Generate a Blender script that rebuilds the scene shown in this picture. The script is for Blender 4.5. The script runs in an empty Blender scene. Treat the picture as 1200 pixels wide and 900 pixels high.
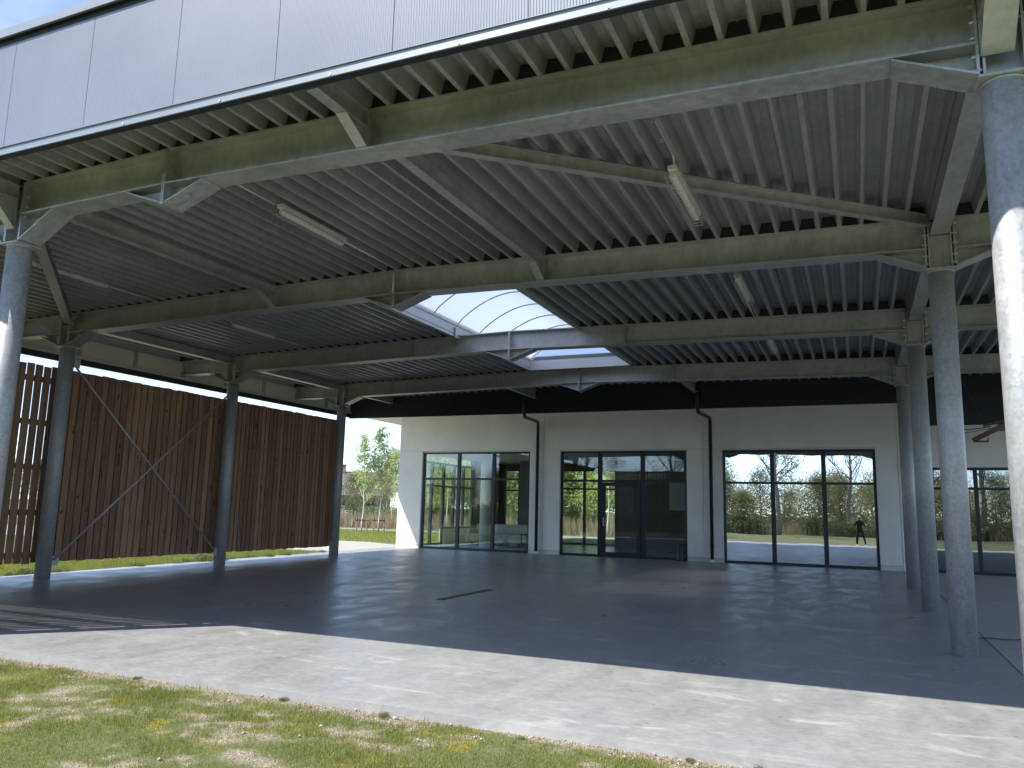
import bpy, bmesh, math, random
import numpy as np
from mathutils import Vector, Matrix
R = math.radians
scene = bpy.context.scene
col = scene.collection
rnd = random.Random(7)

# ------------------------------------------------------------------ camera
cam_d = bpy.data.cameras.new('camera')
cam = bpy.data.objects.new('camera', cam_d); col.objects.link(cam)
cam_d.sensor_width = 36.0; cam_d.lens = 36.0 * 921.08 / 1200.0
cam_d.clip_start = 0.02; cam_d.clip_end = 2000
_F = Vector((-0.39778729, 0.90399143, 0.15673148)); _Rr = Vector((0.91653766, 0.39926948, 0.02329367)); _U = _Rr.cross(_F)
cam.matrix_world = Matrix(((_Rr.x, _U.x, -_F.x, 0), (_Rr.y, _U.y, -_F.y, 0), (_Rr.z, _U.z, -_F.z, 1.5), (0, 0, 0, 1)))
scene.camera = cam

# ------------------------------------------------------------------ sky and sun
SUN = Vector((0.52, 0.60, -1.0)).normalized()          # direction the light travels
world = bpy.data.worlds.new('World'); scene.world = world; world.use_nodes = True
wt = world.node_tree; wn = wt.nodes; bg = wn['Background']
sky = wn.new('ShaderNodeTexSky'); sky.sky_type = 'NISHITA'; sky.sun_disc = False
sky.sun_elevation = math.asin(-SUN.z); sky.sun_rotation = math.atan2(-SUN.x, -SUN.y)
sky.altitude = 1200; sky.air_density = 0.75; sky.dust_density = 0.25; sky.ozone_density = 2.2
tc = wn.new('ShaderNodeTexCoord'); mp = wn.new('ShaderNodeMapping'); mp.inputs['Scale'].default_value = (1.2, 2.2, 5.0)
nz = wn.new('ShaderNodeTexNoise'); nz.inputs['Scale'].default_value = 1.6; nz.inputs['Detail'].default_value = 7; nz.inputs['Roughness'].default_value = .6
nz.inputs['Distortion'].default_value = .6
cr = wn.new('ShaderNodeValToRGB'); cr.color_ramp.elements[0].position = .46; cr.color_ramp.elements[1].position = .74
cr.color_ramp.elements[0].color = (0, 0, 0, 1); cr.color_ramp.elements[1].color = (.6, .6, .6, 1)
mx = wn.new('ShaderNodeMixRGB'); mx.inputs[2].default_value = (2.35, 2.6, 3.05, 1)
wt.links.new(tc.outputs['Generated'], mp.inputs[0]); wt.links.new(mp.outputs[0], nz.inputs[0]); wt.links.new(nz.outputs['Fac'], cr.inputs[0])
wt.links.new(cr.outputs[0], mx.inputs[0]); hs = wn.new('ShaderNodeHueSaturation'); hs.inputs['Saturation'].default_value = .88; hs.inputs['Value'].default_value = .95; wt.links.new(sky.outputs[0], hs.inputs['Color']); wt.links.new(hs.outputs[0], mx.inputs[1]); wt.links.new(mx.outputs[0], bg.inputs[0])
bg.inputs[1].default_value = 0.15
sd = bpy.data.lights.new('sun', 'SUN'); sd.energy = 2.85; sd.angle = R(.53); sd.color = (1, .955, .88)
so = bpy.data.objects.new('sun', sd); col.objects.link(so)
so.rotation_euler = SUN.to_track_quat('-Z', 'Y').to_euler()
scene.view_settings.view_transform = 'Standard'; scene.view_settings.look = 'None'
scene.view_settings.gamma = 1.0; scene.view_settings.exposure = 1.45
scene.render.engine = 'CYCLES'
cy = scene.cycles
cy.max_bounces = 10; cy.diffuse_bounces = 5; cy.glossy_bounces = 5; cy.transmission_bounces = 8; cy.transparent_max_bounces = 12

# ------------------------------------------------------------------ helpers
def tag(o, label=None, cat=None, group=None, kind=None):
    if label: o['label'] = label
    if cat: o['category'] = cat
    if group: o['group'] = group
    if kind: o['kind'] = kind
    return o

def empty(name, loc=(0, 0, 0), rz=0):
    o = bpy.data.objects.new(name, None); col.objects.link(o)
    o.location = loc; o.rotation_euler = (0, 0, rz); o.empty_display_size = .1
    return o

def thing(name, label, cat, group=None, loc=(0, 0, 0), rz=0):
    return tag(empty(name, loc, rz), label, cat, group)

class MB:
    def __init__(s): s.v = []; s.f = []
    def add(s, v, f):
        n = len(s.v); s.v += [tuple(p) for p in v]; s.f += [tuple(i + n for i in q) for q in f]; return s
    def hexa(s, p):      # p: 8 points, bottom 0-3 ccw, top 4-7
        return s.add(p, [(3, 2, 1, 0), (4, 5, 6, 7), (0, 1, 5, 4), (1, 2, 6, 5), (2, 3, 7, 6), (3, 0, 4, 7)])
    def box(s, x0, x1, y0, y1, z0, z1):
        return s.hexa([(x0, y0, z0), (x1, y0, z0), (x1, y1, z0), (x0, y1, z0), (x0, y0, z1), (x1, y0, z1), (x1, y1, z1), (x0, y1, z1)])
    def ramp(s, x0, x1, y0, y1, za0, za1, zb0, zb1):   # bottom za, top zb at x0 / x1
        return s.hexa([(x0, y0, za0), (x1, y0, za1), (x1, y1, za1), (x0, y1, za0), (x0, y0, zb0), (x1, y0, zb1), (x1, y1, zb1), (x0, y1, zb0)])
    def bar(s, a, b, w, h, up=(0, 0, 1)):
        a = Vector(a); b = Vector(b); d = (b - a).normalized(); side = d.cross(Vector(up)).normalized(); u = side.cross(d)
        q = [side * (-w / 2) - u * h / 2, side * (w / 2) - u * h / 2, side * (w / 2) + u * h / 2, side * (-w / 2) + u * h / 2]
        return s.add([a + c for c in q] + [b + c for c in q], [(3, 2, 1, 0), (4, 5, 6, 7), (0, 1, 5, 4), (1, 2, 6, 5), (2, 3, 7, 6), (3, 0, 4, 7)])
    def tube(s, path, r, n=10, cap=True):
        path = [Vector(p) for p in path]; m = len(path); r = r if isinstance(r, (list, tuple)) else [r] * m
        vs = []; up = Vector((0.13, 0.21, 1)).normalized()
        for i, p in enumerate(path):
            d = (path[min(i + 1, m - 1)] - path[max(i - 1, 0)]).normalized()
            x = d.cross(up)
            if x.length < .15: x = d.cross(Vector((1, .1, 0)))
            x.normalize(); y = d.cross(x)
            for k in range(n):
                t = 2 * math.pi * k / n; vs.append(p + (x * math.cos(t) + y * math.sin(t)) * r[i])
        fs = [(i * n + k, i * n + (k + 1) % n, (i + 1) * n + (k + 1) % n, (i + 1) * n + k) for i in range(m - 1) for k in range(n)]
        if cap: fs += [tuple(range(n))[::-1], tuple(range((m - 1) * n, m * n))]
        return s.add(vs, fs)
    def lathe(s, c, prof, n=16):     # prof: (r, z)
        vs = []; 
        for r_, z in prof:
            for k in range(n):
                t = 2 * math.pi * k / n; vs.append((c[0] + r_ * math.cos(t), c[1] + r_ * math.sin(t), c[2] + z))
        m = len(prof)
        fs = [(i * n + k, i * n + (k + 1) % n, (i + 1) * n + (k + 1) % n, (i + 1) * n + k) for i in range(m - 1) for k in range(n)]
        fs += [tuple(range(n))[::-1], tuple(range((m - 1) * n, m * n))]
        return s.add(vs, fs)
    def extr(s, poly, y0, y1):       # polygon in XZ extruded along Y
        n = len(poly)
        vs = [(x, y0, z) for x, z in poly] + [(x, y1, z) for x, z in poly]
        return s.add(vs, [tuple(range(n)), tuple(range(n, 2 * n))[::-1]] + [((i + 1) % n, i, i + n, (i + 1) % n + n) for i in range(n)])
    def mesh(s, name, mat, smooth=False, bevel=0):
        me = bpy.data.meshes.new(name); me.from_pydata(s.v, [], s.f)
        if mat: me.materials.append(mat)
        bm = bmesh.new(); bm.from_mesh(me)
        if bevel: bmesh.ops.bevel(bm, geom=bm.edges[:], offset=bevel, segments=1, affect='EDGES')
        bmesh.ops.recalc_face_normals(bm, faces=bm.faces); bm.to_mesh(me); bm.free()
        if smooth:
            for p in me.polygons: p.use_smooth = len(p.vertices) <= 4
        return me
    def build(s, name, mat, parent=None, smooth=False, bevel=0, loc=(0, 0, 0)):
        o = bpy.data.objects.new(name, s.mesh(name, mat, smooth, bevel)); col.objects.link(o); o.parent = parent; o.location = loc
        return o

def inst(name, me, parent=None, loc=(0, 0, 0), rot=(0, 0, 0), sc=(1, 1, 1)):
    o = bpy.data.objects.new(name, me); col.objects.link(o); o.parent = parent; o.location = loc; o.rotation_euler = rot; o.scale = sc
    return o
def copy_tree(o, parent=None):
    c = o.copy(); col.objects.link(c); c.parent = parent
    for ch in list(o.children): copy_tree(ch, c)
    return c

# ------------------------------------------------------------------ materials
def mat_new(name):
    m = bpy.data.materials.new(name); m.use_nodes = True
    return m, m.node_tree.nodes, m.node_tree.links, m.node_tree.nodes['Principled BSDF']
def noise(n, l, scale, detail=4, rough=.55, vec=None, stretch=None, coord='Object', dist=0):
    t = n.new('ShaderNodeTexNoise'); t.inputs['Scale'].default_value = scale; t.inputs['Detail'].default_value = detail
    t.inputs['Roughness'].default_value = rough; t.inputs['Distortion'].default_value = dist
    c = n.new('ShaderNodeNewGeometry'); src = c.outputs['Position']
    if coord == 'Object':
        c = n.new('ShaderNodeTexCoord'); src = c.outputs['Object']
    if stretch:
        mpn = n.new('ShaderNodeMapping'); mpn.inputs['Scale'].default_value = stretch; l.new(src, mpn.inputs[0]); src = mpn.outputs[0]
    l.new(src, t.inputs['Vector']); return t.outputs['Fac']
def ramp(n, l, fac, stops):
    r = n.new('ShaderNodeValToRGB'); e = r.color_ramp.elements
    while len(e) < len(stops): e.new(.5)
    for el, (p, c) in zip(e, stops):
        el.position = p; el.color = (c[0], c[1], c[2], 1) if hasattr(c, '__len__') else (c, c, c, 1)
    l.new(fac, r.inputs[0]); return r.outputs[0]
def mixc(n, l, fac, a, b, mode='MIX'):
    m = n.new('ShaderNodeMixRGB'); m.blend_type = mode
    for i, v in ((0, fac), (1, a), (2, b)):
        if hasattr(v, 'is_linked') or hasattr(v, 'links'): l.new(v, m.inputs[i])
        elif i == 0: m.inputs[0].default_value = v
        else: m.inputs[i].default_value = (*v, 1)
    return m.outputs[0]
def bump(n, l, b, h, strength=.3, dist=.01):
    k = n.new('ShaderNodeBump'); k.inputs['Strength'].default_value = strength; k.inputs['Distance'].default_value = dist
    l.new(h, k.inputs['Height']); l.new(k.outputs[0], b.inputs['Normal'])

def galvanised(name, c0, c1, metal=.6, r0=.38, r1=.6, spangle=0.0, scale=1.0):
    m, n, l, b = mat_new(name)
    f1 = noise(n, l, 1.6 * scale, 6, .62, coord='World'); f2 = noise(n, l, 14 * scale, 4, .6, coord='World', stretch=(1, 1, .5))
    c = ramp(n, l, f1, [(.3, c0), (.7, c1)])
    c = mixc(n, l, .35, c, ramp(n, l, f2, [(.3, tuple(x * .8 for x in c0)), (.7, tuple(min(1, x * 1.15) for x in c1))]))
    if spangle:
        v = n.new('ShaderNodeTexVoronoi'); v.inputs['Scale'].default_value = 45; g = n.new('ShaderNodeNewGeometry'); l.new(g.outputs['Position'], v.inputs['Vector'])
        bw = n.new('ShaderNodeRGBToBW'); l.new(v.outputs['Color'], bw.inputs[0]); c = mixc(n, l, spangle, c, bw.outputs[0], 'SOFT_LIGHT')
    # white run-off streaks
    st = noise(n, l, 5, 3, .6, coord='World', stretch=(3, 3, .25), dist=.8)
    c = mixc(n, l, ramp(n, l, st, [(.62, 0), (.78, .28)]), c, (.62, .63, .6))
    l.new(c, b.inputs['Base Color']); b.inputs['Metallic'].default_value = metal
    l.new(ramp(n, l, f2, [(.3, r0), (.7, r1)]), b.inputs['Roughness'])
    bump(n, l, b, f2, .12, .004)
    return m
M = {}
M['beam'] = galvanised('galvanised_beam', (.32, .335, .335), (.56, .57, .565), .55, .38, .6)
M['column'] = galvanised('galvanised_tube', (.31, .315, .312), (.44, .445, .44), .25, .42, .6, spangle=.22, scale=2)
M['deck'] = galvanised('galvanised_deck', (.31, .32, .33), (.47, .48, .485), .45, .36, .5)
M['bolt'] = galvanised('zinc_bolt', (.6, .6, .6), (.75, .75, .75), .7, .3, .4)

def plain(name, c, rough=.6, metal=0, var=.12, scale=6, bump_s=0, bscale=40, stretch=None):
    m, n, l, b = mat_new(name)
    f = noise(n, l, scale, 5, .6, coord='World', stretch=stretch)
    l.new(ramp(n, l, f, [(.3, tuple(x * (1 - var) for x in c)), (.7, tuple(min(1, x * (1 + var)) for x in c))]), b.inputs['Base Color'])
    b.inputs['Roughness'].default_value = rough; b.inputs['Metallic'].default_value = metal
    if bump_s: bump(n, l, b, noise(n, l, bscale, 3, .6, coord='World'), bump_s, .004)
    return m
M['frame'] = plain('anthracite_aluminium', (.028, .032, .038), .38, .2, .1, 3)
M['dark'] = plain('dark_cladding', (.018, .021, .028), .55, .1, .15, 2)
M['trim'] = plain('pale_coated_steel', (.50, .53, .55), .4, .2, .05, 2)
M['cement'] = plain('precast_concrete', (.82, .805, .76), .85, 0, .06, 1.3, .15, 60)
M['plinth'] = plain('plinth_concrete', (.66, .65, .62), .9, 0, .1, 5, .2, 60)
M['eave_trim'] = plain('blue_grey_trim', (.25, .275, .29), .4, .3, .05, 2)
M['soffit'] = plain('render_soffit', (.74, .72, .66), .85, 0, .05, 2)
M['black'] = plain('black_plastic', (.02, .02, .022), .45, 0, .2, 8)
M['skirt'] = plain('skirt_panel', (.66, .655, .61), .6, 0, .05, 1.5)
M['roof'] = plain('roof_membrane', (.3, .3, .3), .8, 0, .1, 2)
M['lamp'] = plain('lamp_housing', (.72, .72, .70), .4, 0, .05, 5)
M['wire'] = plain('wire_guard', (.5, .5, .48), .4, .5, .05, 5)
M['rust'] = plain('rusty_grate', (.17, .13, .10), .8, .2, .35, 12)
M['teal_floor'] = plain('interior_screed', (.26, .34, .34), .22, 0, .15, 1.5)
M['inner_wall'] = plain('interior_plaster', (.55, .55, .53), .8, 0, .05, 2)
M['inner_dark'] = plain('interior_dark_wall', (.055, .062, .065), .6, 0, .1, 2)
M['beige'] = plain('beige_fabric', (.42, .40, .35), .9, 0, .06, 6)
M['board'] = plain('grey_board', (.35, .36, .36), .5, 0, .03, 4)
M['weathered'] = plain('weathered_brown_wood', (.13, .085, .055), .8, 0, .3, 10)
M['stone'] = plain('gravel_stone', (.42, .38, .33), .9, 0, .65, 60)
M['stake'] = plain('stake_wood', (.30, .22, .14), .85, 0, .2, 9)
M['brick'] = plain('distant_brick', (.24, .17, .14), .9, 0, .2, 2)
M['tile'] = plain('distant_roof_tile', (.17, .15, .17), .8, 0, .12, 1)
M['skin'] = plain('skin', (.55, .36, .28), .5, 0, .05, 9)
M['cloth'] = plain('dark_clothing', (.022, .024, .028), .85, 0, .2, 12)
M['shoe'] = plain('white_shoe', (.7, .7, .68), .6, 0, .05, 9)
M['cap'] = plain('pale_cap', (.6, .6, .58), .8, 0, .05, 9)

# polycarbonate fascia with fine vertical flutes
def fascia_mat():
    m, n, l, b = mat_new('fluted_cladding')
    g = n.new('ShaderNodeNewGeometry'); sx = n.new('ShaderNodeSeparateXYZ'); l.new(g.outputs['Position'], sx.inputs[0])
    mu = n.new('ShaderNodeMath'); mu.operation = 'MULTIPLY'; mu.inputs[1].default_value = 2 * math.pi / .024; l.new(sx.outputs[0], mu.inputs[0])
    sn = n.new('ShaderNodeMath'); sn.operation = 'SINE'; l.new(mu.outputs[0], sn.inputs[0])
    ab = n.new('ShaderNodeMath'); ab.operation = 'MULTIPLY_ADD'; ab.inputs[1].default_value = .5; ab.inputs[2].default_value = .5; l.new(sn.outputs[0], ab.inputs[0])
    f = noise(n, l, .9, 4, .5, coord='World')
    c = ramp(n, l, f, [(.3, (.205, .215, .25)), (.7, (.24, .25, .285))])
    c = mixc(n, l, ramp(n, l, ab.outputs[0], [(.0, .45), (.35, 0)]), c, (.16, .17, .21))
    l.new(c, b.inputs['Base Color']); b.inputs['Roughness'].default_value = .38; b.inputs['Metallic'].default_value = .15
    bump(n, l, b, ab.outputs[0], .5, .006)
    return m
M['fluted'] = fascia_mat()

def floor_mat():
    m, n, l, b = mat_new('power_floated_concrete')
    f1 = noise(n, l, .45, 6, .6, coord='World', dist=.7); f2 = noise(n, l, 2.4, 7, .68, coord='World', stretch=(1, .45, 1), dist=.5)
    f3 = noise(n, l, 9, 5, .7, coord='World'); f4 = noise(n, l, 1.1, 5, .7, coord='World', stretch=(.5, 1.6, 1), dist=1.6)
    c = ramp(n, l, f1, [(.25, (.235, .225, .212)), (.75, (.39, .38, .365))])
    c = mixc(n, l, .5, c, ramp(n, l, f2, [(.3, (.195, .19, .187)), (.72, (.44, .435, .43))]))
    f5 = noise(n, l, 26, 6, .75, coord='World', stretch=(.5, 1.3, 1), dist=.6); f6 = noise(n, l, 5.5, 6, .7, coord='World', stretch=(.45, 1.8, 1), dist=1.2)
    c = mixc(n, l, .32, c, ramp(n, l, f5, [(.38, (.15, .155, .165)), (.62, (.50, .50, .50))]))
    c = mixc(n, l, ramp(n, l, f6, [(.50, 0), (.64, .45)]), c, (.24, .26, .295))
    c = mixc(n, l, .25, c, ramp(n, l, f3, [(.35, (.18, .185, .19)), (.7, (.40, .405, .41))]))
    c = mixc(n, l, ramp(n, l, f4, [(.57, 0), (.68, .6)]), c, (.54, .54, .53))       # pale laitance clouds
    # paler unpolished border along the front edge
    g = n.new('ShaderNodeNewGeometry'); sx = n.new('ShaderNodeSeparateXYZ'); l.new(g.outputs['Position'], sx.inputs[0])
    ad = n.new('ShaderNodeMath'); ad.operation = 'MULTIPLY_ADD'; ad.inputs[1].default_value = .8; l.new(f3, ad.inputs[0]); l.new(sx.outputs[1], ad.inputs[2])
    mr = n.new('ShaderNodeMapRange'); mr.inputs['From Min'].default_value = 5.66; mr.inputs['From Max'].default_value = 5.95; mr.inputs['To Min'].default_value = .55; mr.inputs['To Max'].default_value = 0
    l.new(ad.outputs[0], mr.inputs[0]); c = mixc(n, l, mr.outputs[0], c, (.46, .44, .41))
    # specks
    v = n.new('ShaderNodeTexVoronoi'); v.inputs['Scale'].default_value = 3.5; l.new(g.outputs['Position'], v.inputs['Vector'])
    c = mixc(n, l, ramp(n, l, v.outputs['Distance'], [(.03, .7), (.05, 0)]), c, (.10, .10, .10))
    l.new(c, b.inputs['Base Color'])
    l.new(ramp(n, l, f2, [(.25, .22), (.75, .52)]), b.inputs['Roughness'])
    b.inputs['Specular IOR Level'].default_value = .55
    bump(n, l, b, f3, .06, .01)
    return m
M['floor'] = floor_mat()

def pave_mat():
    m, n, l, b = mat_new('light_paving')
    f = noise(n, l, 1.2, 6, .6, coord='World'); f3 = noise(n, l, 30, 4, .7, coord='World')
    c = ramp(n, l, f, [(.3, (.34, .32, .29)), (.7, (.44, .42, .385))]); c = mixc(n, l, .3, c, ramp(n, l, f3, [(.3, (.25, .24, .22)), (.7, (.5, .48, .44))]))
    l.new(c, b.inputs['Base Color']); b.inputs['Roughness'].default_value = .85; bump(n, l, b, f3, .2, .005)
    return m
M['pave'] = pave_mat()

def ground_mat():
    m, n, l, b = mat_new('lawn_soil')
    a = n.new('ShaderNodeAttribute'); a.attribute_name = 'bare'
    f = noise(n, l, .35, 6, .6, coord='World'); f2 = noise(n, l, 6, 6, .7, coord='World'); f3 = noise(n, l, 60, 3, .7, coord='World')
    green = ramp(n, l, f, [(.3, (.10, .125, .058)), (.7, (.14, .158, .078))])
    green = mixc(n, l, .5, green, ramp(n, l, f2, [(.3, (.10, .125, .055)), (.55, (.15, .17, .08)), (.75, (.27, .235, .14))]))
    ms_ = noise(n, l, 2.1, 5, .65, coord='World'); green = mixc(n, l, ramp(n, l, ms_, [(.56, 0), (.66, .75)]), green, (.36, .29, .045))
    soil = ramp(n, l, f3, [(.32, (.13, .10, .07)), (.52, (.30, .25, .19)), (.68, (.55, .50, .43))])
    l.new(mixc(n, l, a.outputs['Fac'], green, soil), b.inputs['Base Color'])
    b.inputs['Roughness'].default_value = 1; b.inputs['Specular IOR Level'].default_value = .1; bump(n, l, b, f3, .5, .02)
    return m
M['ground'] = ground_mat()

def wood_mat(name, c0, c1):
    m, n, l, b = mat_new(name)
    oi = n.new('ShaderNodeObjectInfo')
    f = noise(n, l, 7, 6, .65, coord='World', stretch=(3, 3, .25), dist=.4); k = noise(n, l, 3.2, 2, .5, coord='World', stretch=(2.5, 2.5, 1.2))
    c = ramp(n, l, f, [(.3, c0), (.7, c1)])
    c = mixc(n, l, ramp(n, l, k, [(.66, 0), (.72, .8)]), c, tuple(x * .35 for x in c0))
    hv = n.new('ShaderNodeHueSaturation'); mr = n.new('ShaderNodeMapRange'); mr.inputs['To Min'].default_value = .7; mr.inputs['To Max'].default_value = 1.25
    l.new(oi.outputs['Random'], mr.inputs[0]); l.new(mr.outputs[0], hv.inputs['Value']); l.new(c, hv.inputs['Color'])
    l.new(hv.outputs[0], b.inputs['Base Color']); b.inputs['Roughness'].default_value = .8
    bump(n, l, b, f, .3, .006)
    return m
M['wood'] = wood_mat('stained_timber', (.215, .122, .075), (.40, .24, .15))

def leaf_mat(name, c0, c1, trans=.35):
    m, n, l, b = mat_new(name)
    f = noise(n, l, 1.4, 4, .6, coord='World'); oi = n.new('ShaderNodeObjectInfo')
    f2 = noise(n, l, 40, 2, .6, coord='World')
    c = ramp(n, l, f, [(.3, c0), (.7, c1)]); c = mixc(n, l, .55, c, ramp(n, l, f2, [(.3, tuple(x * .6 for x in c0)), (.7, tuple(min(1, x * 1.3) for x in c1))]))
    hv = n.new('ShaderNodeHueSaturation'); mr = n.new('ShaderNodeMapRange'); mr.inputs['To Min'].default_value = .75; mr.inputs['To Max'].default_value = 1.2
    l.new(oi.outputs['Random'], mr.inputs[0]); l.new(mr.outputs[0], hv.inputs['Value']); l.new(c, hv.inputs['Color'])
    l.new(hv.outputs[0], b.inputs['Base Color']); b.inputs['Roughness'].default_value = .6
    tr = n.new('ShaderNodeBsdfTranslucent'); l.new(hv.outputs[0], tr.inputs[0]); ms = n.new('ShaderNodeMixShader'); ms.inputs[0].default_value = trans
    l.new(b.outputs[0], ms.inputs[1]); l.new(tr.outputs[0], ms.inputs[2]); l.new(ms.outputs[0], n['Material Output'].inputs[0])
    return m
M['birch_leaf'] = leaf_mat('birch_leaves', (.32, .39, .11), (.48, .53, .20), .5)
M['wood_leaf'] = leaf_mat('spring_leaves', (.22, .235, .09), (.33, .34, .15), .5)
M['bush_leaf'] = leaf_mat('bush_leaves', (.13, .17, .06), (.22, .26, .11), .4)
M['pine_leaf'] = leaf_mat('evergreen_needles', (.025, .045, .018), (.05, .075, .03), .15)
M['blossom'] = leaf_mat('white_blossom', (.45, .48, .40), (.62, .64, .56), .3)
M['reed'] = leaf_mat('dry_reeds', (.38, .30, .18), (.52, .43, .28), .3)
M['blade'] = leaf_mat('grass_blades', (.18, .22, .035), (.33, .345, .08), .42)
M['bark'] = plain('grey_bark', (.25, .22, .185), .9, 0, .3, 5)
M['birch_bark'] = plain('birch_bark', (.55, .52, .48), .8, 0, .3, 6, stretch=(1, 1, 4))

def glass_mat(name, fac, tint, rough=0.0, wav=0.0):
    m, n, l, b = mat_new(name); n.remove(b)
    t = n.new('ShaderNodeBsdfTransparent'); t.inputs[0].default_value = (*tint, 1)
    g = n.new('ShaderNodeBsdfGlossy'); g.inputs[0].default_value = (.93, .96, 1, 1); g.inputs['Roughness'].default_value = rough
    fr = n.new('ShaderNodeLayerWeight'); fr.inputs[0].default_value = .5
    pw = n.new('ShaderNodeMath'); pw.operation = 'POWER'; pw.inputs[1].default_value = 4.0; l.new(fr.outputs['Facing'], pw.inputs[0])
    ad = n.new('ShaderNodeMath'); ad.operation = 'MULTIPLY_ADD'; ad.use_clamp = True; ad.inputs[1].default_value = .8; ad.inputs[2].default_value = fac; l.new(pw.outputs[0], ad.inputs[0])
    if wav:
        bp = n.new('ShaderNodeBump'); bp.inputs['Strength'].default_value = wav; bp.inputs['Distance'].default_value = .02
        l.new(noise(n, l, 1.1, 2, .4, coord='World'), bp.inputs['Height']); l.new(bp.outputs[0], g.inputs['Normal'])
    s = n.new('ShaderNodeMixShader'); l.new(ad.outputs[0], s.inputs[0]); l.new(t.outputs[0], s.inputs[1]); l.new(g.outputs[0], s.inputs[2])
    l.new(s.outputs[0], n['Material Output'].inputs[0]); return m
M['glass'] = glass_mat('clear_glazing', .05, (.95, .985, .965), 0, .02)
M['solar'] = glass_mat('solar_glazing', .62, (.3, .35, .35), 0, .05)
M['dim'] = glass_mat('tinted_glazing', .30, (.5, .55, .55), 0, .05)
def dome_mat():
    m, n, l, b = mat_new('opal_polycarbonate'); n.remove(b)
    tl = n.new('ShaderNodeBsdfTranslucent'); tl.inputs[0].default_value = (.42, .42, .47, 1)
    t = n.new('ShaderNodeBsdfTransparent'); t.inputs[0].default_value = (.9, .92, .98, 1)
    g = n.new('ShaderNodeBsdfGlossy'); g.inputs['Roughness'].default_value = .25
    f = noise(n, l, 1.3, 5, .6, coord='World'); r_ = ramp(n, l, f, [(.3, .10), (.7, .2)]); rf = n.new('ShaderNodeBsdfRefraction'); rf.inputs['IOR'].default_value = 1.03; rf.inputs['Roughness'].default_value = .34; rf.inputs[0].default_value = (.70, .68, .70, 1)
    s0 = n.new('ShaderNodeMixShader'); s0.inputs[0].default_value = .6; l.new(tl.outputs[0], s0.inputs[1]); l.new(rf.outputs[0], s0.inputs[2])
    s = n.new('ShaderNodeMixShader'); s.inputs[0].default_value = .03; l.new(s0.outputs[0], s.inputs[1]); l.new(t.outputs[0], s.inputs[2])
    s2 = n.new('ShaderNodeMixShader'); s2.inputs[0].default_value = .06; l.new(s.outputs[0], s2.inputs[1]); l.new(g.outputs[0], s2.inputs[2])
    l.new(s2.outputs[0], n['Material Output'].inputs[0]); return m
M['opal'] = dome_mat()

# ------------------------------------------------------------------ numbers of the place
FY = [0, 5.86, 10.40, 14.93, 19.47]          # frame planes
XL, XR = -14.15, 1.02
ZC = 4.45                                     # column heads
def zr(x): return 5.205 - .0165 * abs(x + 6.6)   # top of roof beams = underside of deck ribs
YW = 25.57                                    # wall face
HWID = .14

def ground_z(y): 
    if y > 5.2: return -.07
    if y > 0: return -.07 - .17 * (5.2 - y) / 5.2
    return -.24
def vnoise(x, y, s, seed=0):
    x = np.asarray(x) * s + seed * 17.3; y = np.asarray(y) * s + seed * 9.1
    xi = np.floor(x).astype(np.int64); yi = np.floor(y).astype(np.int64); fx = x - xi; fy = y - yi
    fx = fx * fx * (3 - 2 * fx); fy = fy * fy * (3 - 2 * fy)
    def h(a, b):
        q = np.sin(a * 127.1 + b * 311.7 + seed * 74.7) * 43758.5453; return q - np.floor(q)
    return (h(xi, yi) * (1 - fx) + h(xi + 1, yi) * fx) * (1 - fy) + (h(xi, yi + 1) * (1 - fx) + h(xi + 1, yi + 1) * fx) * fy
def bareness(x, y):
    b = .36 * vnoise(x, y * 1.6, 1.5, 1) + .36 * vnoise(x, y * 1.7, 4.2, 2) + .28 * vnoise(x, y * 1.2, 12, 3)
    b = np.clip((b - .56) / .17, 0, 1)
    edge = np.clip((np.asarray(y) - (5.22 + .26 * (vnoise(x, y, 2.3, 5) - .5) + .1 * (vnoise(x, y, 9, 6) - .5))) / .12, 0, .9)
    return np.maximum(b * (np.asarray(y) > 0) * .95, edge * (np.asarray(y) < 5.6))

# ------------------------------------------------------------------ ground, slab, paths
def make_ground():
    xs = np.concatenate([[-900, -400, -200, -120, -80, -60, -45, -35, -28, -22, -18, -14], np.arange(-10, 2, .09), [3, 5, 8, 12, 18, 26, 36, 50, 80, 140, 400, 900]])
    ys = np.concatenate([[-900, -400, -150, -90, -60, -40, -28, -20, -12, -8, -4, -2, -1, 0, 1, 2], np.arange(2.6, 5.7, .08), [7, 10, 15, 20, 25, 30, 40, 50, 65, 90, 150, 400, 900]])
    gx, gy = np.meshgrid(xs, ys); z = np.vectorize(ground_z)(gy)
    fine = (gx > -10.1) & (gx < 2.1) & (gy > 2.5) & (gy < 5.7)
    z = z + fine * (.018 * (vnoise(gx, gy, 2.5, 8) - .5))
    nx, ny = len(xs), len(ys)
    v = np.stack([gx.ravel(), gy.ravel(), z.ravel()], 1)
    f = [(j * nx + i, j * nx + i + 1, (j + 1) * nx + i + 1, (j + 1) * nx + i) for j in range(ny - 1) for i in range(nx - 1)]
    me = bpy.data.meshes.new('lawn_ground'); me.from_pydata(v.tolist(), [], f); me.materials.append(M['ground'])
    at = me.attributes.new('bare', 'FLOAT', 'POINT')
    b = np.where(fine.ravel(), bareness(gx.ravel(), gy.ravel()), .1); at.data.foreach_set('value', b.astype(np.float32))
    o = bpy.data.objects.new('lawn_ground', me); col.objects.link(o); return tag(o, kind='structure')
make_ground()
_p = [(-15.2, 5.40), (1.40, 5.40), (1.40, 25.60), (-15.95, 25.60), (-15.75, 22.0), (-15.25, 14.0), (-15.0, 10.0)]
mb = MB(); _n = len(_p); mb.add([(x, y, -.35) for x, y in _p] + [(x, y, 0) for x, y in _p], [tuple(range(_n))[::-1], tuple(range(_n, 2 * _n))] + [(i, (i + 1) % _n, (i + 1) % _n + _n, i + _n) for i in range(_n)])
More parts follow.
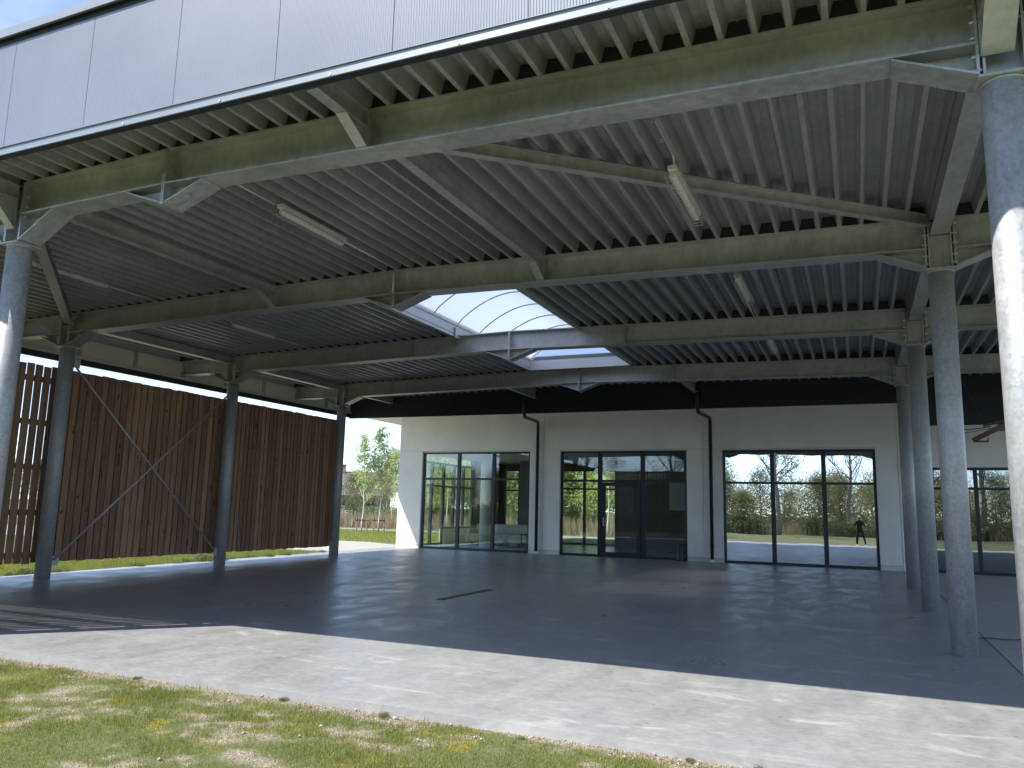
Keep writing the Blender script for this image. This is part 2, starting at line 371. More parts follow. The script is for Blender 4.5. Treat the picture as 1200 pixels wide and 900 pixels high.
mb.build('concrete_floor', M['floor'])['kind'] = 'structure'
MB().box(1.425, 14, 5.8, 25.60, -.35, -.006).build('side_pavement', M['pave'])['kind'] = 'structure'
# outdoor paving that runs past the building and the narrow path across the field
mb = MB(); mb.add([(-60, 22.6, -.058), (-15.95, 21.8, -.058), (-15.95, 27.3, -.058), (-19.4, 29.2, -.058), (-60, 31, -.058)], [(0, 1, 2, 3, 4)]); mb.build('pavement', M['pave'])['kind'] = 'structure'
mb = MB(); mb.add([(-80, 42.6, -.06), (40, 44.5, -.06), (40, 46.2, -.06), (-80, 44.2, -.06)], [(0, 1, 2, 3)]); mb.build('field_path', M['pave'])['kind'] = 'structure'

# drain slot in the floor
t = thing('floor_drain', 'narrow rusty drain slot let into the concrete floor', 'drain', loc=(-6.35, 12.7, 0))
MB().box(-.075, -.058, -1, 1, -.02, .006).box(.058, .075, -1, 1, -.02, .006).build('edge_angle', M['rust'], t)
b_ = MB().box(-.055, .055, -.98, .98, -.03, .003)
b_.build('channel', M['rust'], t)
mb = MB()
for k in range(48): mb.box(-.055, .055, -.97 + k * .041, -.955 + k * .041, .0035, .007)
mb.build('grate_bars', M['rust'], t)

# ------------------------------------------------------------------ steel frames
def i_beam_x(x0, x1, y, name, parent, depth=.395, step=None):
    """roof beam along X following the crown; flange, web"""
    mb = MB(); xs = [x0] + ([-6.6] if x0 < -6.6 < x1 else []) + [x1]
    for a, b in zip(xs, xs[1:]):
        ta, tb = zr(a), zr(b)
        mb.ramp(a, b, y - HWID, y + HWID, ta - .019, tb - .019, ta, tb)
        mb.ramp(a, b, y - HWID, y + HWID, ta - depth, tb - depth, ta - depth + .019, tb - depth + .019)
        mb.ramp(a, b, y - .006, y + .006, ta - depth + .019, tb - depth + .019, ta - .019, tb - .019)
    return mb.build(name, M['beam'], parent)
def haunch(xa, xb, y, zlow, parent, name='haunch', depth=.395):
    """triangular haunch: flange from underside at xa down to zlow at xb"""
    za = zr(xa) - depth; zb_ = zr(xb) - depth
    mb = MB(); s = 1 if xb > xa else -1
    pts = [(xa, za + .0), (xb, zlow)]
    lo, hi = (0, 1) if s > 0 else (1, 0)
    x0, x1 = pts[lo][0], pts[hi][0]; z0, z1 = pts[lo][1], pts[hi][1]
    mb.ramp(x0, x1, y - HWID + .003, y + HWID - .003, z0 - .018, z1 - .018, z0 - .001, z1 - .001)
    q0, q1 = (za if lo == 0 else zb_), (zb_ if lo == 0 else za)
    mb.ramp(x0, x1, y - .005, y + .005, z0, z1, max(q0, z0) - .001, max(q1, z1) - .001)
    return mb.build(name, M['beam'], parent)
def bolts(parent, pts, axis='x', r=.012, h=.03, name='bolt_row'):
    mb = MB()
    for p in pts:
        p = Vector(p); d = Vector((1, 0, 0)) if axis == 'x' else Vector((0, 1, 0)) if axis == 'y' else Vector((0, 0, 1))
        mb.tube([p - d * h, p + d * h], r, 6)
    return mb.build(name, M['bolt'], parent)

def roof_beam(y, x0, label, left_haunch=True):
    t = thing('roof_beam', label, 'roof beam', 'main roof beams', loc=(0, 0, 0))
    i_beam_x(x0, XR - .145, y, 'i_section', t)
    if left_haunch: haunch(x0 + .55, x0 + .02, y, ZC + .03, t)
    haunch(XR - .68, XR - .15, y, ZC + .03, t)
    # ridge splice with its belly haunch
    for s in (-1, 1): haunch(-6.6 + s * .54, -6.6 + s * .012, y, 4.612, t, 'splice_haunch')
    MB().box(-6.622, -6.603, y - HWID - .004, y + HWID + .004, 4.585, 5.20).box(-6.599, -6.58, y - HWID - .004, y + HWID + .004, 4.585, 5.20).build('splice_plate', M['beam'], t)
    bolts(t, [(-6.6, y + s * .07, z) for s in (-1, 1) for z in (4.72, 4.86, 4.98, 5.10)])
    for xe, s in ((x0, 1), (XR - .145, -1)):
        MB().box(min(xe, xe + s * .018), max(xe, xe + s * .018), y - HWID + .01, y + HWID - .01, ZC + .035, zr(xe) - .022).build('end_plate', M['beam'], t)
        bolts(t, [(xe + s * .01, y + q * .08, z) for q in (-1, 1) for z in (4.52, 4.62, 4.76, 4.88, 5.0)])
    # web stiffeners where the joists land
    mb = MB()
    for xj in (-9.0, -4.1):
        if xj > x0 + .2: mb.box(xj - .005, xj + .005, y - HWID + .012, y + HWID - .012, zr(xj) - .374, zr(xj) - .021)
    mb.build('stiffener', M['beam'], t)
    return t
order = ['nearest', 'second', 'third', 'farthest']
roof_beam(FY[1], -8.87, 'large olive-tinged galvanised roof beam nearest the lawn, directly behind the pale fluted fascia')
roof_beam(FY[2], XL + .13, 'galvanised roof beam just in front of the near end of the skylight, long fence side to open side')
roof_beam(FY[3], XL + .13, 'galvanised roof beam that crosses right below the middle of the glowing skylight')
roof_beam(FY[4], XL + .13, 'rearmost galvanised roof beam, in front of the dark band above the white wall')

def cantilever(y, xa, xb, label, cat='roof beam'):
    """short beam beyond a column row, from column face xa to free end xb"""
    t = thing('cantilever_beam', label, cat, 'cantilever beams beyond the column rows')
    s = 1 if xb > xa else -1; lo, hi = min(xa, xb), max(xa, xb)
    mb = MB(); d0 = .39; d1 = .36 if abs(xb - xa) < 3 else .39
    dl, dh = (d0, d1) if s > 0 else (d1, d0)
    tl, th = zr(lo), zr(hi)
    mb.ramp(lo, hi, y - .12, y + .12, tl - .018, th - .018, tl, th); mb.ramp(lo, hi, y - .12, y + .12, tl - dl, th - dh, tl - dl + .018, th - dh + .018)
    mb.ramp(lo, hi, y - .006, y + .006, tl - dl + .018, th - dh + .018, tl - .018, th - .018); mb.build('i_section', M['beam'], t)
    haunch(xa + s * .53, xa + s * .02, y, ZC + .03, t, depth=d0)
    MB().box(min(xa, xa + s * .018), max(xa, xa + s * .018), y - .12, y + .12, ZC + .035, zr(xa) - .022).build('end_plate', M['beam'], t)
    bolts(t, [(xa + s * .01, y + q * .08, z) for q in (-1, 1) for z in (4.52, 4.62, 4.76, 4.88, 5.0)])
    return t
where = ['', 'beside the nearest right-hand column', 'beside the second right-hand column', 'beside the third right-hand column', 'beside the fourth right-hand column']
for k in (1, 2, 3, 4): cantilever(FY[k], XR + .145, 8.0, 'galvanised beam running on to the right, ' + where[k])
cantilever(FY[1], -9.13, -15.81, 'galvanised beam running on to the left of the column at the fence corner')
lw = {2: 'short stub beam reaching the eave from the fence column at the left of the X brace', 3: 'short stub beam reaching the eave from the fence column at the right of the X brace', 4: 'short stub beam reaching the eave from the last fence column before the birches'}
for k in (2, 3, 4): cantilever(FY[k], XL - .13, -15.81, lw[k])

def steel_column(x, y, zb, label):
    t = thing('steel_column', label, 'column', 'round galvanised columns', loc=(x, y, 0))
    MB().lathe((0, 0, 0), [(.137, zb), (.137, ZC - .02)], 40).build('shaft', M['column'], t, smooth=True)
    MB().box(-.165, .165, -.165, .165, ZC - .02, ZC).build('cap_plate', M['column'], t, bevel=.003)
    MB().lathe((0, 0, 0), [(.139, ZC - .035), (.147, ZC - .021)], 40).build('weld_seam', M['beam'], t, smooth=True)
    zt = zr(x) - .005
    mb = MB().box(-.127, -.11, -.12, .12, ZC, zt).box(.11, .127, -.12, .12, ZC, zt).box(-.11, .11, -.006, .006, ZC, zt)
    mb.build('stub_post', M['beam'], t)
    MB().box(-.108, .108, -.118, -.008, 4.835, 4.847).box(-.108, .108, .008, .118, 4.835, 4.847).build('stiffener', M['beam'], t)
    return t
steel_column(XR, FY[1], 0, 'big pale galvanised column at the right edge, nearest of all')
steel_column(XR, FY[2], 0, 'second galvanised column from the right edge, in front of the side window')
steel_column(XR, FY[3], 0, 'third galvanised column from the right, at the corner of the mirror window wall')
steel_column(XR, FY[4], 0, 'farthest and thinnest looking column of the right-hand row')
steel_column(-9.0, FY[1], 0, 'galvanised column cut by the left edge, at the sunlit fence corner')
steel_column(XL, FY[2], 0, 'fence-side column at the left foot of the X brace')
steel_column(XL, FY[3], 0, 'fence-side column at the right foot of the X brace')
steel_column(XL, FY[4], 0, 'last fence-side column, beside the gap with the birches')

# joists along Y between frames
def joist(x, ya, yb, label, zb=4.97, w=.12, name='roof_joist', ha=True, hb=True, drop=4.80):
    t = thing(name, label, 'joist', 'roof joists between the beams')
    zt = zr(x) - .012; mb = MB()
    mb.box(x - w / 2, x + w / 2, ya, yb, zb, zb + .012); mb.box(x - w / 2, x + w / 2, ya, yb, zt - .012, zt); mb.box(x - .004, x + .004, ya, yb, zb + .012, zt - .012)
    mb.build('i_section', M['beam'], t)
    for yy, s, on in ((ya, 1, ha), (yb, -1, hb)):
        if not on: continue
        m2 = MB(); a = (x, yy + s * .34, zb - .001); b = (x, yy + s * .012, drop)
        m2.bar(a, b, w - .004, .012, (0, 0, 1))
        m2.add([(x - .004, yy + s * .34, zb), (x - .004, yy + s * .012, drop), (x - .004, yy + s * .012, zb), (x + .004, yy + s * .34, zb), (x + .004, yy + s * .012, drop), (x + .004, yy + s * .012, zb)],
               [(0, 1, 2), (5, 4, 3), (0, 3, 4, 1), (1, 4, 5, 2), (2, 5, 3, 0)])
        m2.box(x - w / 2, x + w / 2, min(yy, yy + s * .012), max(yy, yy + s * .012), drop - .01, zt)
        m2.build('bracket', M['beam'], t)
    return t
e = HWID + .002
joist(-4.1, 4.96, FY[1] - e, 'short joist with bent bracket between the fascia and the nearest beam, mid span', ha=False)
joist(-9.0, 4.96, FY[1] - .13, 'short joist between the fascia and the head of the column at the left edge', ha=False, drop=4.62)
joist(.98, 4.96, FY[1] - .13, 'short pale joist between the fascia and the head of the nearest right column', ha=False, w=.2, zb=4.86, drop=4.6)
joist(-4.1, FY[1] + e, FY[2] - e, 'long joist between the nearest beam and the second beam, mid span')
joist(-9.0, FY[1] + .13, FY[2] - e, 'long joist from the left edge column head towards the second beam')
for k, w_ in ((1, 'nearest and second right-hand columns'), (2, 'second and third right-hand columns'), (3, 'third and fourth right-hand columns')):
    joist(XR, FY[k] + .125, FY[k + 1] - .125, 'pale joist joining the heads of the ' + w_, zb=4.86, w=.2, name='column_tie', ha=False, hb=False)
for k, w_ in ((2, 'the two fence columns of the X brace'), (3, 'the right X brace column and the last fence column')):
    joist(XL, FY[k] + .125, FY[k + 1] - .125, 'joist joining the heads of ' + w_, zb=4.88, w=.16, name='column_tie', ha=False, hb=False)
for xj, w_ in ((XL, 'at the fence side'), (-9.0, 'above the left downpipe'), (-4.1, 'above the right downpipe')):
    joist(xj, FY[4] + e, 22.27, 'joist behind the rearmost beam ending at the dark band, ' + w_, zb=4.87, ha=False, hb=False)
# oblique tie from the left-edge column to the fence column, and the flat diagonal brace
def oblique(name, a, b, w, label, cat):
    t = thing(name, label, cat, 'oblique roof members')
    a = Vector(a); b = Vector(b); h = .13
    MB().bar(a, b, w, .012).bar(a + Vector((0, 0, h)), b + Vector((0, 0, h)), w, .012).bar(a + Vector((0, 0, h / 2)), b + Vector((0, 0, h / 2)), .008, h - .012).build('channel_section', M['beam'], t)
    for p, q in ((a, b), (b, a)):
        d = (q - p).normalized(); MB().bar(p - d * .08 + Vector((0, 0, .07)), p + d * .18 + Vector((0, 0, .07)), .016, .12).build('gusset', M['beam'], t)
oblique('oblique_tie', (-9.12, 5.99, 4.88), (-14.05, 10.27, 4.88), .14, 'slanting tie between the left edge column head and the X brace column', 'tie')
oblique('roof_brace', (-3.98, 6.12, 4.99), (.86, 10.2, 4.96), .1, 'long diagonal roof brace passing behind the nearest cage lamp', 'brace')

# ------------------------------------------------------------------ trapezoidal roof deck in sheets
deck = thing('metal_deck_roof', 'ribbed galvanised steel deck forming the whole canopy ceiling', 'roof deck')
def deck_sheet(x0, ribs, pitch, y0, y1):
    prof = []; 
    for k in range(ribs):
        a = x0 + k * pitch
        prof += [(a, 0), (a + .046, 0), (a + .082, .155), (a + .132, .155), (a + .140, .147), (a + .152, .147), (a + .160, .155), (a + pitch - .036, .155)]
    prof += [(x0 + ribs * pitch, 0), (x0 + ribs * pitch + .012, 0)]
    prof = [(x, zr(x) + .002 + z) for x, z in prof]; n = len(prof)
    vs = [(x, y0, z) for x, z in prof] + [(x, y1, z) for x, z in prof]
    fs = [(i, i + 1, i + 1 + n, i + n) for i in range(n - 1)]
    mb = MB(); mb.add(vs, fs); mb.build('deck_sheet', M['deck'], deck)
SKX0, SKX1, SKY0, SKY1 = -7.8, -5.1, 11.55, 18.9
bays = [(4.951, 5.85), (5.87, 10.39), (10.41, 14.92), (14.94, 19.46), (19.48, 22.27)]
for (y0, y1) in bays:
    for k in range(10 if y0 < 30 else 10): deck_sheet(-7.8 - .75 * (k + 1), 3, .25, y0, y1)
    for k in range(16): deck_sheet(-5.1 + .75 * k, 3, .25, y0, y1)
    for i, rb in ((0, 4), (4, 4), (8, 3)):
        p = 2.7 / 11; a = SKX0 + i * p
        if y0 < SKY0 < y1: deck_sheet(a, rb, p, y0, SKY0)
        elif y0 < SKY1 < y1: deck_sheet(a, rb, p, SKY1, y1)
        else: deck_sheet(a, rb, p, y0, y1)
mb = MB()   # membrane above, cut round the skylight
for x0, x1, y0, y1 in ((-15.95, SKX0 - .04, 4.955, 22.45), (SKX1 + .04, 7.6, 4.955, 22.45), (SKX0 - .04, SKX1 + .04, 4.955, SKY0 - .04), (SKX0 - .04, SKX1 + .04, SKY1 + .04, 22.45)):
    mb.box(x0, x1, y0, y1, 5.375, 5.48)
mb.build('roof_membrane', M['roof'], deck)
# dark strips in the rib cavities above each beam, standing in for recess shade
mb = MB()
for y in FY[1:]:
    for a, b in ((-15.9, SKX0), (SKX0, SKX1), (SKX1, 6.9)):
        if y == FY[3] and a == SKX0: continue
        for q in (y - .10, y + .10): mb.ramp(a, b, q - .004, q + .004, zr(a) + .004, zr(b) + .004, zr(a) + .155, zr(b) + .155)
mb.build('rib_shade_strip', M['dark'], deck)

# ------------------------------------------------------------------ skylight
sk = thing('barrel_skylight', 'long arched opal skylight glowing between the roof beams', 'skylight')
ZB = 5.37
def up(x0, x1, y0, y1): MB().box(x0, x1, y0, y1, 5.12, ZB).build('upstand', M['trim'], sk)
up(SKX0 - .035, SKX0, SKY0, SKY1); up(SKX1, SKX1 + .035, SKY0, SKY1); up(SKX0 - .035, SKX1 + .035, SKY0 - .035, SKY0); up(SKX0 - .035, SKX1 + .035, SKY1, SKY1 + .035)
def arc(t, rise=.62):
    x = SKX0 + (SKX1 - SKX0) * t; return x, ZB + .04 + rise * math.sin(math.pi * t) ** .8
NA = 20; ybays = [SKY0 + (SKY1 - SKY0) * k / 7 for k in range(8)]
for y0, y1 in zip(ybays, ybays[1:]):
    vs = []; 
    for i in range(NA + 1):
        x, z = arc(i / NA); vs += [(x, y0 + .004, z), (x, y1 - .004, z)]
    MB().add(vs, [(2 * i, 2 * i + 1, 2 * i + 3, 2 * i + 2) for i in range(NA)]).build('glazing_panel', M['opal'], sk, smooth=True)
for y in ybays:
    MB().tube([(arc(i / NA)[0], y, arc(i / NA)[1] - .012) for i in range(NA + 1)], .016, 6).build('glazing_bar', M['trim'], sk)
for y in (SKY0, SKY1):      # lunette ends
    vs = [(arc(i / NA)[0], y, arc(i / NA)[1]) for i in range(NA + 1)] + [(SKX0, y, ZB), (SKX1, y, ZB)]
    MB().add(vs, [tuple(range(NA + 1)) + (NA + 2, NA + 1)]).build('end_panel', M['opal'], sk)
MB().box(SKX0 - .05, SKX0 + .02, SKY0, SKY1, ZB, ZB + .045).box(SKX1 - .02, SKX1 + .05, SKY0, SKY1, ZB, ZB + .045).build('base_rail', M['trim'], sk)
# angle cleats inside the upstand where the beams pass
for y in (FY[3],):
    MB().box(SKX0 + .002, SKX0 + .012, y - .35, y - .25, 5.10, 5.32).box(SKX0 + .002, SKX0 + .05, y - .35, y - .342, 5.10, 5.32).build('cleat', M['trim'], sk)

# ------------------------------------------------------------------ front fascia
fa = thing('front_fascia', 'pale lilac-grey fluted fascia band along the front eave', 'fascia')
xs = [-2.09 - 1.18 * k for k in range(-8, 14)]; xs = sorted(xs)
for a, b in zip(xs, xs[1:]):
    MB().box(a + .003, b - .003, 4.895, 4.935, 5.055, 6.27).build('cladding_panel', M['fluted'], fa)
xa, xb = xs[0], xs[-1]
MB().box(xa, xb, 4.855, 4.893, 4.975, 5.055).box(xa, xb, 4.84, 4.893, 5.05, 5.056).box(xa, xb, 4.84, 4.856, 4.963, 4.975).build('bottom_trim', M['eave_trim'], fa, bevel=.002)
MB().box(xa, xb, 4.857, 4.93, 4.964, 4.974).build('soffit_strip', M['dark'], fa)
MB().box(xa, xb, 4.86, 5.00, 6.37, 6.43).box(xa, xb, 4.84, 4.86, 6.335, 6.43).build('coping', M['eave_trim'], fa)
MB().box(xa, xb, 4.905, 4.93, 6.27, 6.37).build('shadow_gap', M['dark'], fa)
MB().box(xa, xb, 4.937, 4.947, 4.98, 6.37).build('backing', M['dark'], fa)
mb = MB()
for k in range(12): mb.tube([(xb - .55 - 1.18 * k * 1.0, 4.835, 4.985), (xb - .55 - 1.18 * k, 4.845, 4.985)], .012, 6)
mb.build('trim_screws', M['bolt'], fa)

# ------------------------------------------------------------------ left eave skirt and outer eave
sk2 = thing('eave_skirt', 'pale panelled eave skirt above the timber fence with dark bottom rail', 'eave skirt')
XS = -15.83; SY = [7.5 + 1.5 * k - .08 for k in range(-1, 11)]
for a, b in zip(SY, SY[1:]):
    if b > 22.5: b = 22.5
    if b - a < .2: continue
    MB().box(XS - .045, XS - .02, a + .004, b - .004, 4.60, 5.04).build('skirt_panel', M['skirt'], sk2)
for y in SY:
    if y < 22.4: MB().box(XS - .019, XS + .03, y - .04, y + .04, 4.62, 5.05).build('stud', M['beam'], sk2)
MB().box(XS - .06, XS + .05, 5.2, 22.55, 4.575, 4.60).box(XS + .04, XS + .05, 5.2, 22.55, 4.60, 4.64).build('rail', M['trim'], sk2)
MB().box(XS - .06, XS + .035, 5.2, 22.5, 4.45, 4.573).build('bottom_rail', M['dark'], sk2)
ev = MB().box(-17.36, -15.90, 4.95, 22.40, 4.84, 5.30).build('outer_eave', M['trim']); tag(ev, 'flat outer eave slab beyond the skirt on the fence side', 'eave')

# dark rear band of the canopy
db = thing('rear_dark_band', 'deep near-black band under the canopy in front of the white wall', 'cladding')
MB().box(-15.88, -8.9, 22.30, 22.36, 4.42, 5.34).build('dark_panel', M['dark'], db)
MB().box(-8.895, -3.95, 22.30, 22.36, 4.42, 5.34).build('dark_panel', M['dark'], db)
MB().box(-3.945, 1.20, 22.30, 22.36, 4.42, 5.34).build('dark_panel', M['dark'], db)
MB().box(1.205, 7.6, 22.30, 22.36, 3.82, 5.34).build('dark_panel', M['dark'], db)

# ------------------------------------------------------------------ timber fence
def board_mesh(w, h, seed):
    r_ = random.Random(seed); j = lambda s: r_.uniform(-s, s)
    t_ = .024
    mb = MB(); zs = [0, h * .33, h * .66, h]; 
    sh = [(j(.004), j(.003)) for _ in zs]
    vs = []
    for (dx, dy), z in zip(sh, zs):
        zz = z + (j(.012) if z in (0, h) else 0)
        vs += [(dx, dy, zz), (dx, w + dy, zz), (dx - t_, w + dy, zz), (dx - t_, dy, zz)]
    fs = [(3, 2, 1, 0), (12, 13, 14, 15)]
    for k in range(3):
        a = 4 * k
        for i in range(4): fs.append((a + i, a + (i + 1) % 4, a + 4 + (i + 1) % 4, a + 4 + i))
    mb.add(vs, fs); return mb.mesh('fence_board', M['wood'], bevel=0)
FH = 3.78
def fence(label, p0, p1, pitch, gap, double=False, bottom=.27):
    a = Vector((*p0, 0)); b = Vector((*p1, 0)); d = (b - a); L = d.length; ang = math.atan2(d.y, d.x) - math.pi / 2
    t = thing('timber_fence', label, 'fence', 'slatted timber fence sections', loc=(a.x, a.y, 0), rz=ang)
    ms = [board_mesh(pitch - gap, FH, s) for s in range(6)]
    n = int(L / pitch)
    for k in range(n):
        o = inst('fence_board', ms[(k * 5 + k // 3) % 6], t, (rnd.uniform(-.003, .003), k * pitch, bottom + rnd.uniform(-.008, .008)))
    for z in (.42, 1.22, 2.08, 2.94, 3.78):
        MB().box(-.135, -.063 if double else -.030, 0, n * pitch, z - .05, z + .05).build('rail', M['wood'], t)
    if double:
        for k in range(n - 1): inst('fence_board', ms[(k * 3 + 1) % 6], t, (-.031 + rnd.uniform(-.003, .003), (k + .48) * pitch, bottom + .01))
    return t
XF = -14.46
fence('open slatted fence part left of the X brace with daylight between its boards', (XF, 5.95), (XF, 10.71), .1695, .026)
fence('brown timber fence section behind the steel X brace', (XF, 10.66), (XF, 15.20), .168, .027, True)
fence('brown timber fence section right of the X brace, ending by the birches', (XF, 15.22), (XF, 19.82), .150, .025, True)
fence('slatted front fence running left from the column at the left edge', (-9.10, 6.03), (XF, 6.03), .185, .040, False, .02)

# X brace
xb_ = thing('cross_brace', 'thin steel X brace across the timber fence', 'brace')
mb1 = MB().tube([(XL, FY[2] + .17, 4.12), (XL, FY[3] - .17, .34)], .022, 10).build('brace_rod', M['beam'], xb_, smooth=True)
mb2 = MB().tube([(XL + .05, FY[2] + .17, .34), (XL + .05, FY[3] - .17, 4.12)], .022, 10).build('brace_rod', M['beam'], xb_, smooth=True)
for y, z in ((FY[2] + .155, 4.15), (FY[3] - .155, .32), (FY[2] + .155, .32), (FY[3] - .155, 4.15)):
    MB().box(XL + .012, XL + .026, y - .05, y + .13 if y < 12 else y + .05, z - .09, z + .09).build('gusset', M['beam'], xb_)

# ------------------------------------------------------------------ cage lamps
lamp_n = ['cage lamp nearest the big right column, seen through its wire guard', 'cage lamp behind the second beam in the right-hand row', 'cage lamp behind the third beam in the right-hand row',
          'cage lamp above the middle of the ceiling left of the long joist', 'cage lamp in the second bay on the fence side', 'cage lamp nearest the column at the left edge',
          'small far cage lamp behind the third beam on the fence side']
def cage_lamp(x, y0, y1, label, z=5.10):
    t = thing('cage_lamp', label, 'lamp', 'tube lamps in wire cages', loc=(x, (y0 + y1) / 2, z)); L = (y1 - y0) / 2
    MB().box(-.045, .045, -L, L, .03, .085).build('housing', M['lamp'], t, bevel=.006)
    MB().tube([(0, -L + .03, -.005), (0, -L + .06, -.005), (0, L - .06, -.005), (0, L - .03, -.005)], [.03, .042, .042, .03], 12).build('diffuser_tube', M['lamp'], t, smooth=True)
    mb = MB(); n = 17
    for k in range(n):
        y = -L - .04 + (2 * L + .08) * k / (n - 1)
        mb.tube([(-.075, y, .08), (-.085, y, .0), (-.06, y, -.07), (.06, y, -.07), (.085, y, .0), (.075, y, .08)], .0028, 4)
    for xx, zz in ((-.086, 0), (-.06, -.072), (0, -.072), (.06, -.072), (.086, 0)): mb.tube([(xx, -L - .04, zz), (xx, L + .04, zz)], .0028, 4)
    mb.build('wire_guard', M['wire'], t)
    return t
lamps = [(-1.58, 7.45, 8.80), (-1.58, 12.15, 13.5), (-1.58, 16.9, 18.2), (-6.45, 7.35, 8.7), (-11.6, 12.05, 13.4), (-11.6, 7.75, 9.15), (-11.6, 16.9, 18.2)]
for (x, a, b), lb in zip(lamps, lamp_n): cage_lamp(x, a, b, lb, 4.87 if (a == 7.45) else 5.10)
def conduit(pts, label):
    t = thing('cable_conduit', label, 'conduit', 'thin conduits feeding the lamps')
    MB().tube(pts, .011, 8).build('pipe', M['lamp'], t, smooth=True)
    mb = MB()
    a, b = Vector(pts[0]), Vector(pts[-1])
    for k in range(1, int((b - a).length / .35)): p = a.lerp(b, k * .35 / (b - a).length); mb.box(p.x - .02, p.x + .02, p.y - .008, p.y + .008, p.z - .014, p.z + .016)
    mb.build('clips', M['wire'], t)
conduit([(-1.60, 6.0, 5.14), (-1.60, 7.60, 5.14), (-1.58, 7.62, 4.96)], 'conduit leading into the nearest right-hand lamp')
conduit([(-1.62, 13.5, 5.10), (-1.62, 14.8, 5.10)], 'conduit leaving the lamp behind the second beam')
conduit([(-6.52, 6.0, 5.18), (-6.52, 7.33, 5.18)], 'conduit leading into the mid ceiling lamp')
conduit([(-6.52, 8.75, 5.18), (-6.52, 10.25, 5.18)], 'conduit from the mid ceiling lamp to the second beam')
conduit([(-11.65, 9.2, 5.11), (-11.65, 10.25, 5.11)], 'conduit beside the lamp near the left edge column')
conduit([(-11.65, 13.5, 5.11), (-11.65, 14.8, 5.11)], 'conduit leaving the second bay lamp on the fence side')
conduit([(-6.60, 10.24, 5.15), (-6.60, 10.24, 4.83)], 'short conduit drop on the face of the second beam')

# ------------------------------------------------------------------ building
bd = thing('white_building', 'pale rendered building with dark glazed openings behind the canopy', 'building')
def wpanel(x0, x1, z0, z1, mat='cement', y0=YW, y1=YW + .28, name='wall_panel', dy=0):
    MB().box(x0 + .005, x1 - .005, y0 + dy, y1, z0 + .004, z1 - .004).build(name, M[mat], bd, bevel=.004)
wpanel(-15.82, -9.98, 3.55, 5.0); wpanel(-9.98, -4.51, 3.55, 5.0); wpanel(-4.51, 1.10, 3.55, 5.0)
for a, b in ((-15.82, -14.816), (-10.50, -9.98), (-9.98, -9.373), (-5.04, -4.51), (-4.51, -3.908), (.507, 1.10)): wpanel(a, b, .13, 3.55)
for a, b in ((-15.82, -14.816), (-10.50, -9.373), (-5.04, -3.908), (.507, 1.10)): wpanel(a, b, -.05, .13, 'plinth', name='plinth', dy=-.006)
wpanel(1.10, 5.4, 2.95, 5.0); wpanel(1.10, 1.90, -.05, 2.95); wpanel(5.0, 9.0, -.05, 2.95)
MB().box(-15.80, 1.08, YW + .03, YW + .27, 3.50, 4.9).build('wall_core', M['plinth'], bd)
MB().box(-17.36, 9, 22.46, 40, 4.83, 4.90).build('soffit', M['soffit'], bd)
MB().box(-17.40, 9, 22.46, 40, 4.905, 5.28).build('roof_edge', M['dark'], bd)

def window(x0, x1, z0, z1, mull, trans, pane_m, name='window', fw=.075, wm=.10, head=None, door=None, y=YW + .09):
    f = MB(); hd = head or fw
    f.box(x0, x0 + fw, y, y + .08, z0, z1).box(x1 - fw, x1, y, y + .08, z0, z1).box(x0 + fw, x1 - fw, y, y + .08, z1 - hd, z1).box(x0 + fw, x1 - fw, y, y + .08, z0, z0 + fw)
    fo = f.build('window', M['frame'], bd, bevel=.004)
    cuts = [x0 + fw] + [m for m in mull] + [x1 - fw]
    for m in mull: MB().box(m - wm / 2, m + wm / 2, y - .008, y + .088, z0 + fw, z1 - hd).build('mullion', M['frame'], fo, bevel=.003)
    for i, (a, b) in enumerate(zip(cuts, cuts[1:])):
        a2 = a if i == 0 else a + wm / 2; b2 = b if i == len(cuts) - 2 else b - wm / 2
        MB().box(a2, b2, y - .003, y + .083, trans - .035, trans + .035).build('transom', M['frame'], fo, bevel=.003)
        MB().box(a2, b2, y + .04, y + .046, trans + .035, z1 - hd).build('pane', M[pane_m], fo)
        if door == i:
            dl = MB().box(a2 + .01, a2 + .13, y - .02, y + .06, z0 + .02, trans - .045).box(b2 - .13, b2 - .01, y - .02, y + .06, z0 + .02, trans - .045)
            dl.box(a2 + .13, b2 - .13, y - .02, y + .06, trans - .165, trans - .045).box(a2 + .13, b2 - .13, y - .02, y + .06, z0 + .02, z0 + .16)
            dl = dl.build('door_leaf', M['frame'], fo, bevel=.003)
            MB().box(a2 + .13, b2 - .13, y + .02, y + .026, z0 + .16, trans - .165).build('pane', M[pane_m], fo)
            MB().box(a2 + .055, a2 + .095, y - .034, y - .021, 1.0, 1.28).box(a2 + .06, a2 + .08, y - .075, y - .034, 1.15, 1.17).box(a2 + .06, a2 + .21, y - .085, y - .07, 1.15, 1.172).build('handle', M['trim'], fo)
        else:
            MB().box(a2, b2, y + .04, y + .046, z0 + fw, trans - .035).build('pane', M[pane_m], fo)
    return fo
window(-14.812, -10.504, .0, 3.515, [-13.33, -11.93], 2.53, 'glass', wm=.12)
window(-9.369, -5.044, .0, 3.515, [-7.97, -6.50], 2.50, 'glass', wm=.14, door=1)
window(-3.904, .503, .0, 3.515, [-2.41, -.93], 2.475, 'solar', wm=.13, head=.10)
window(1.904, 4.996, .0, 2.94, [3.05], 2.36, 'dim', head=.06)
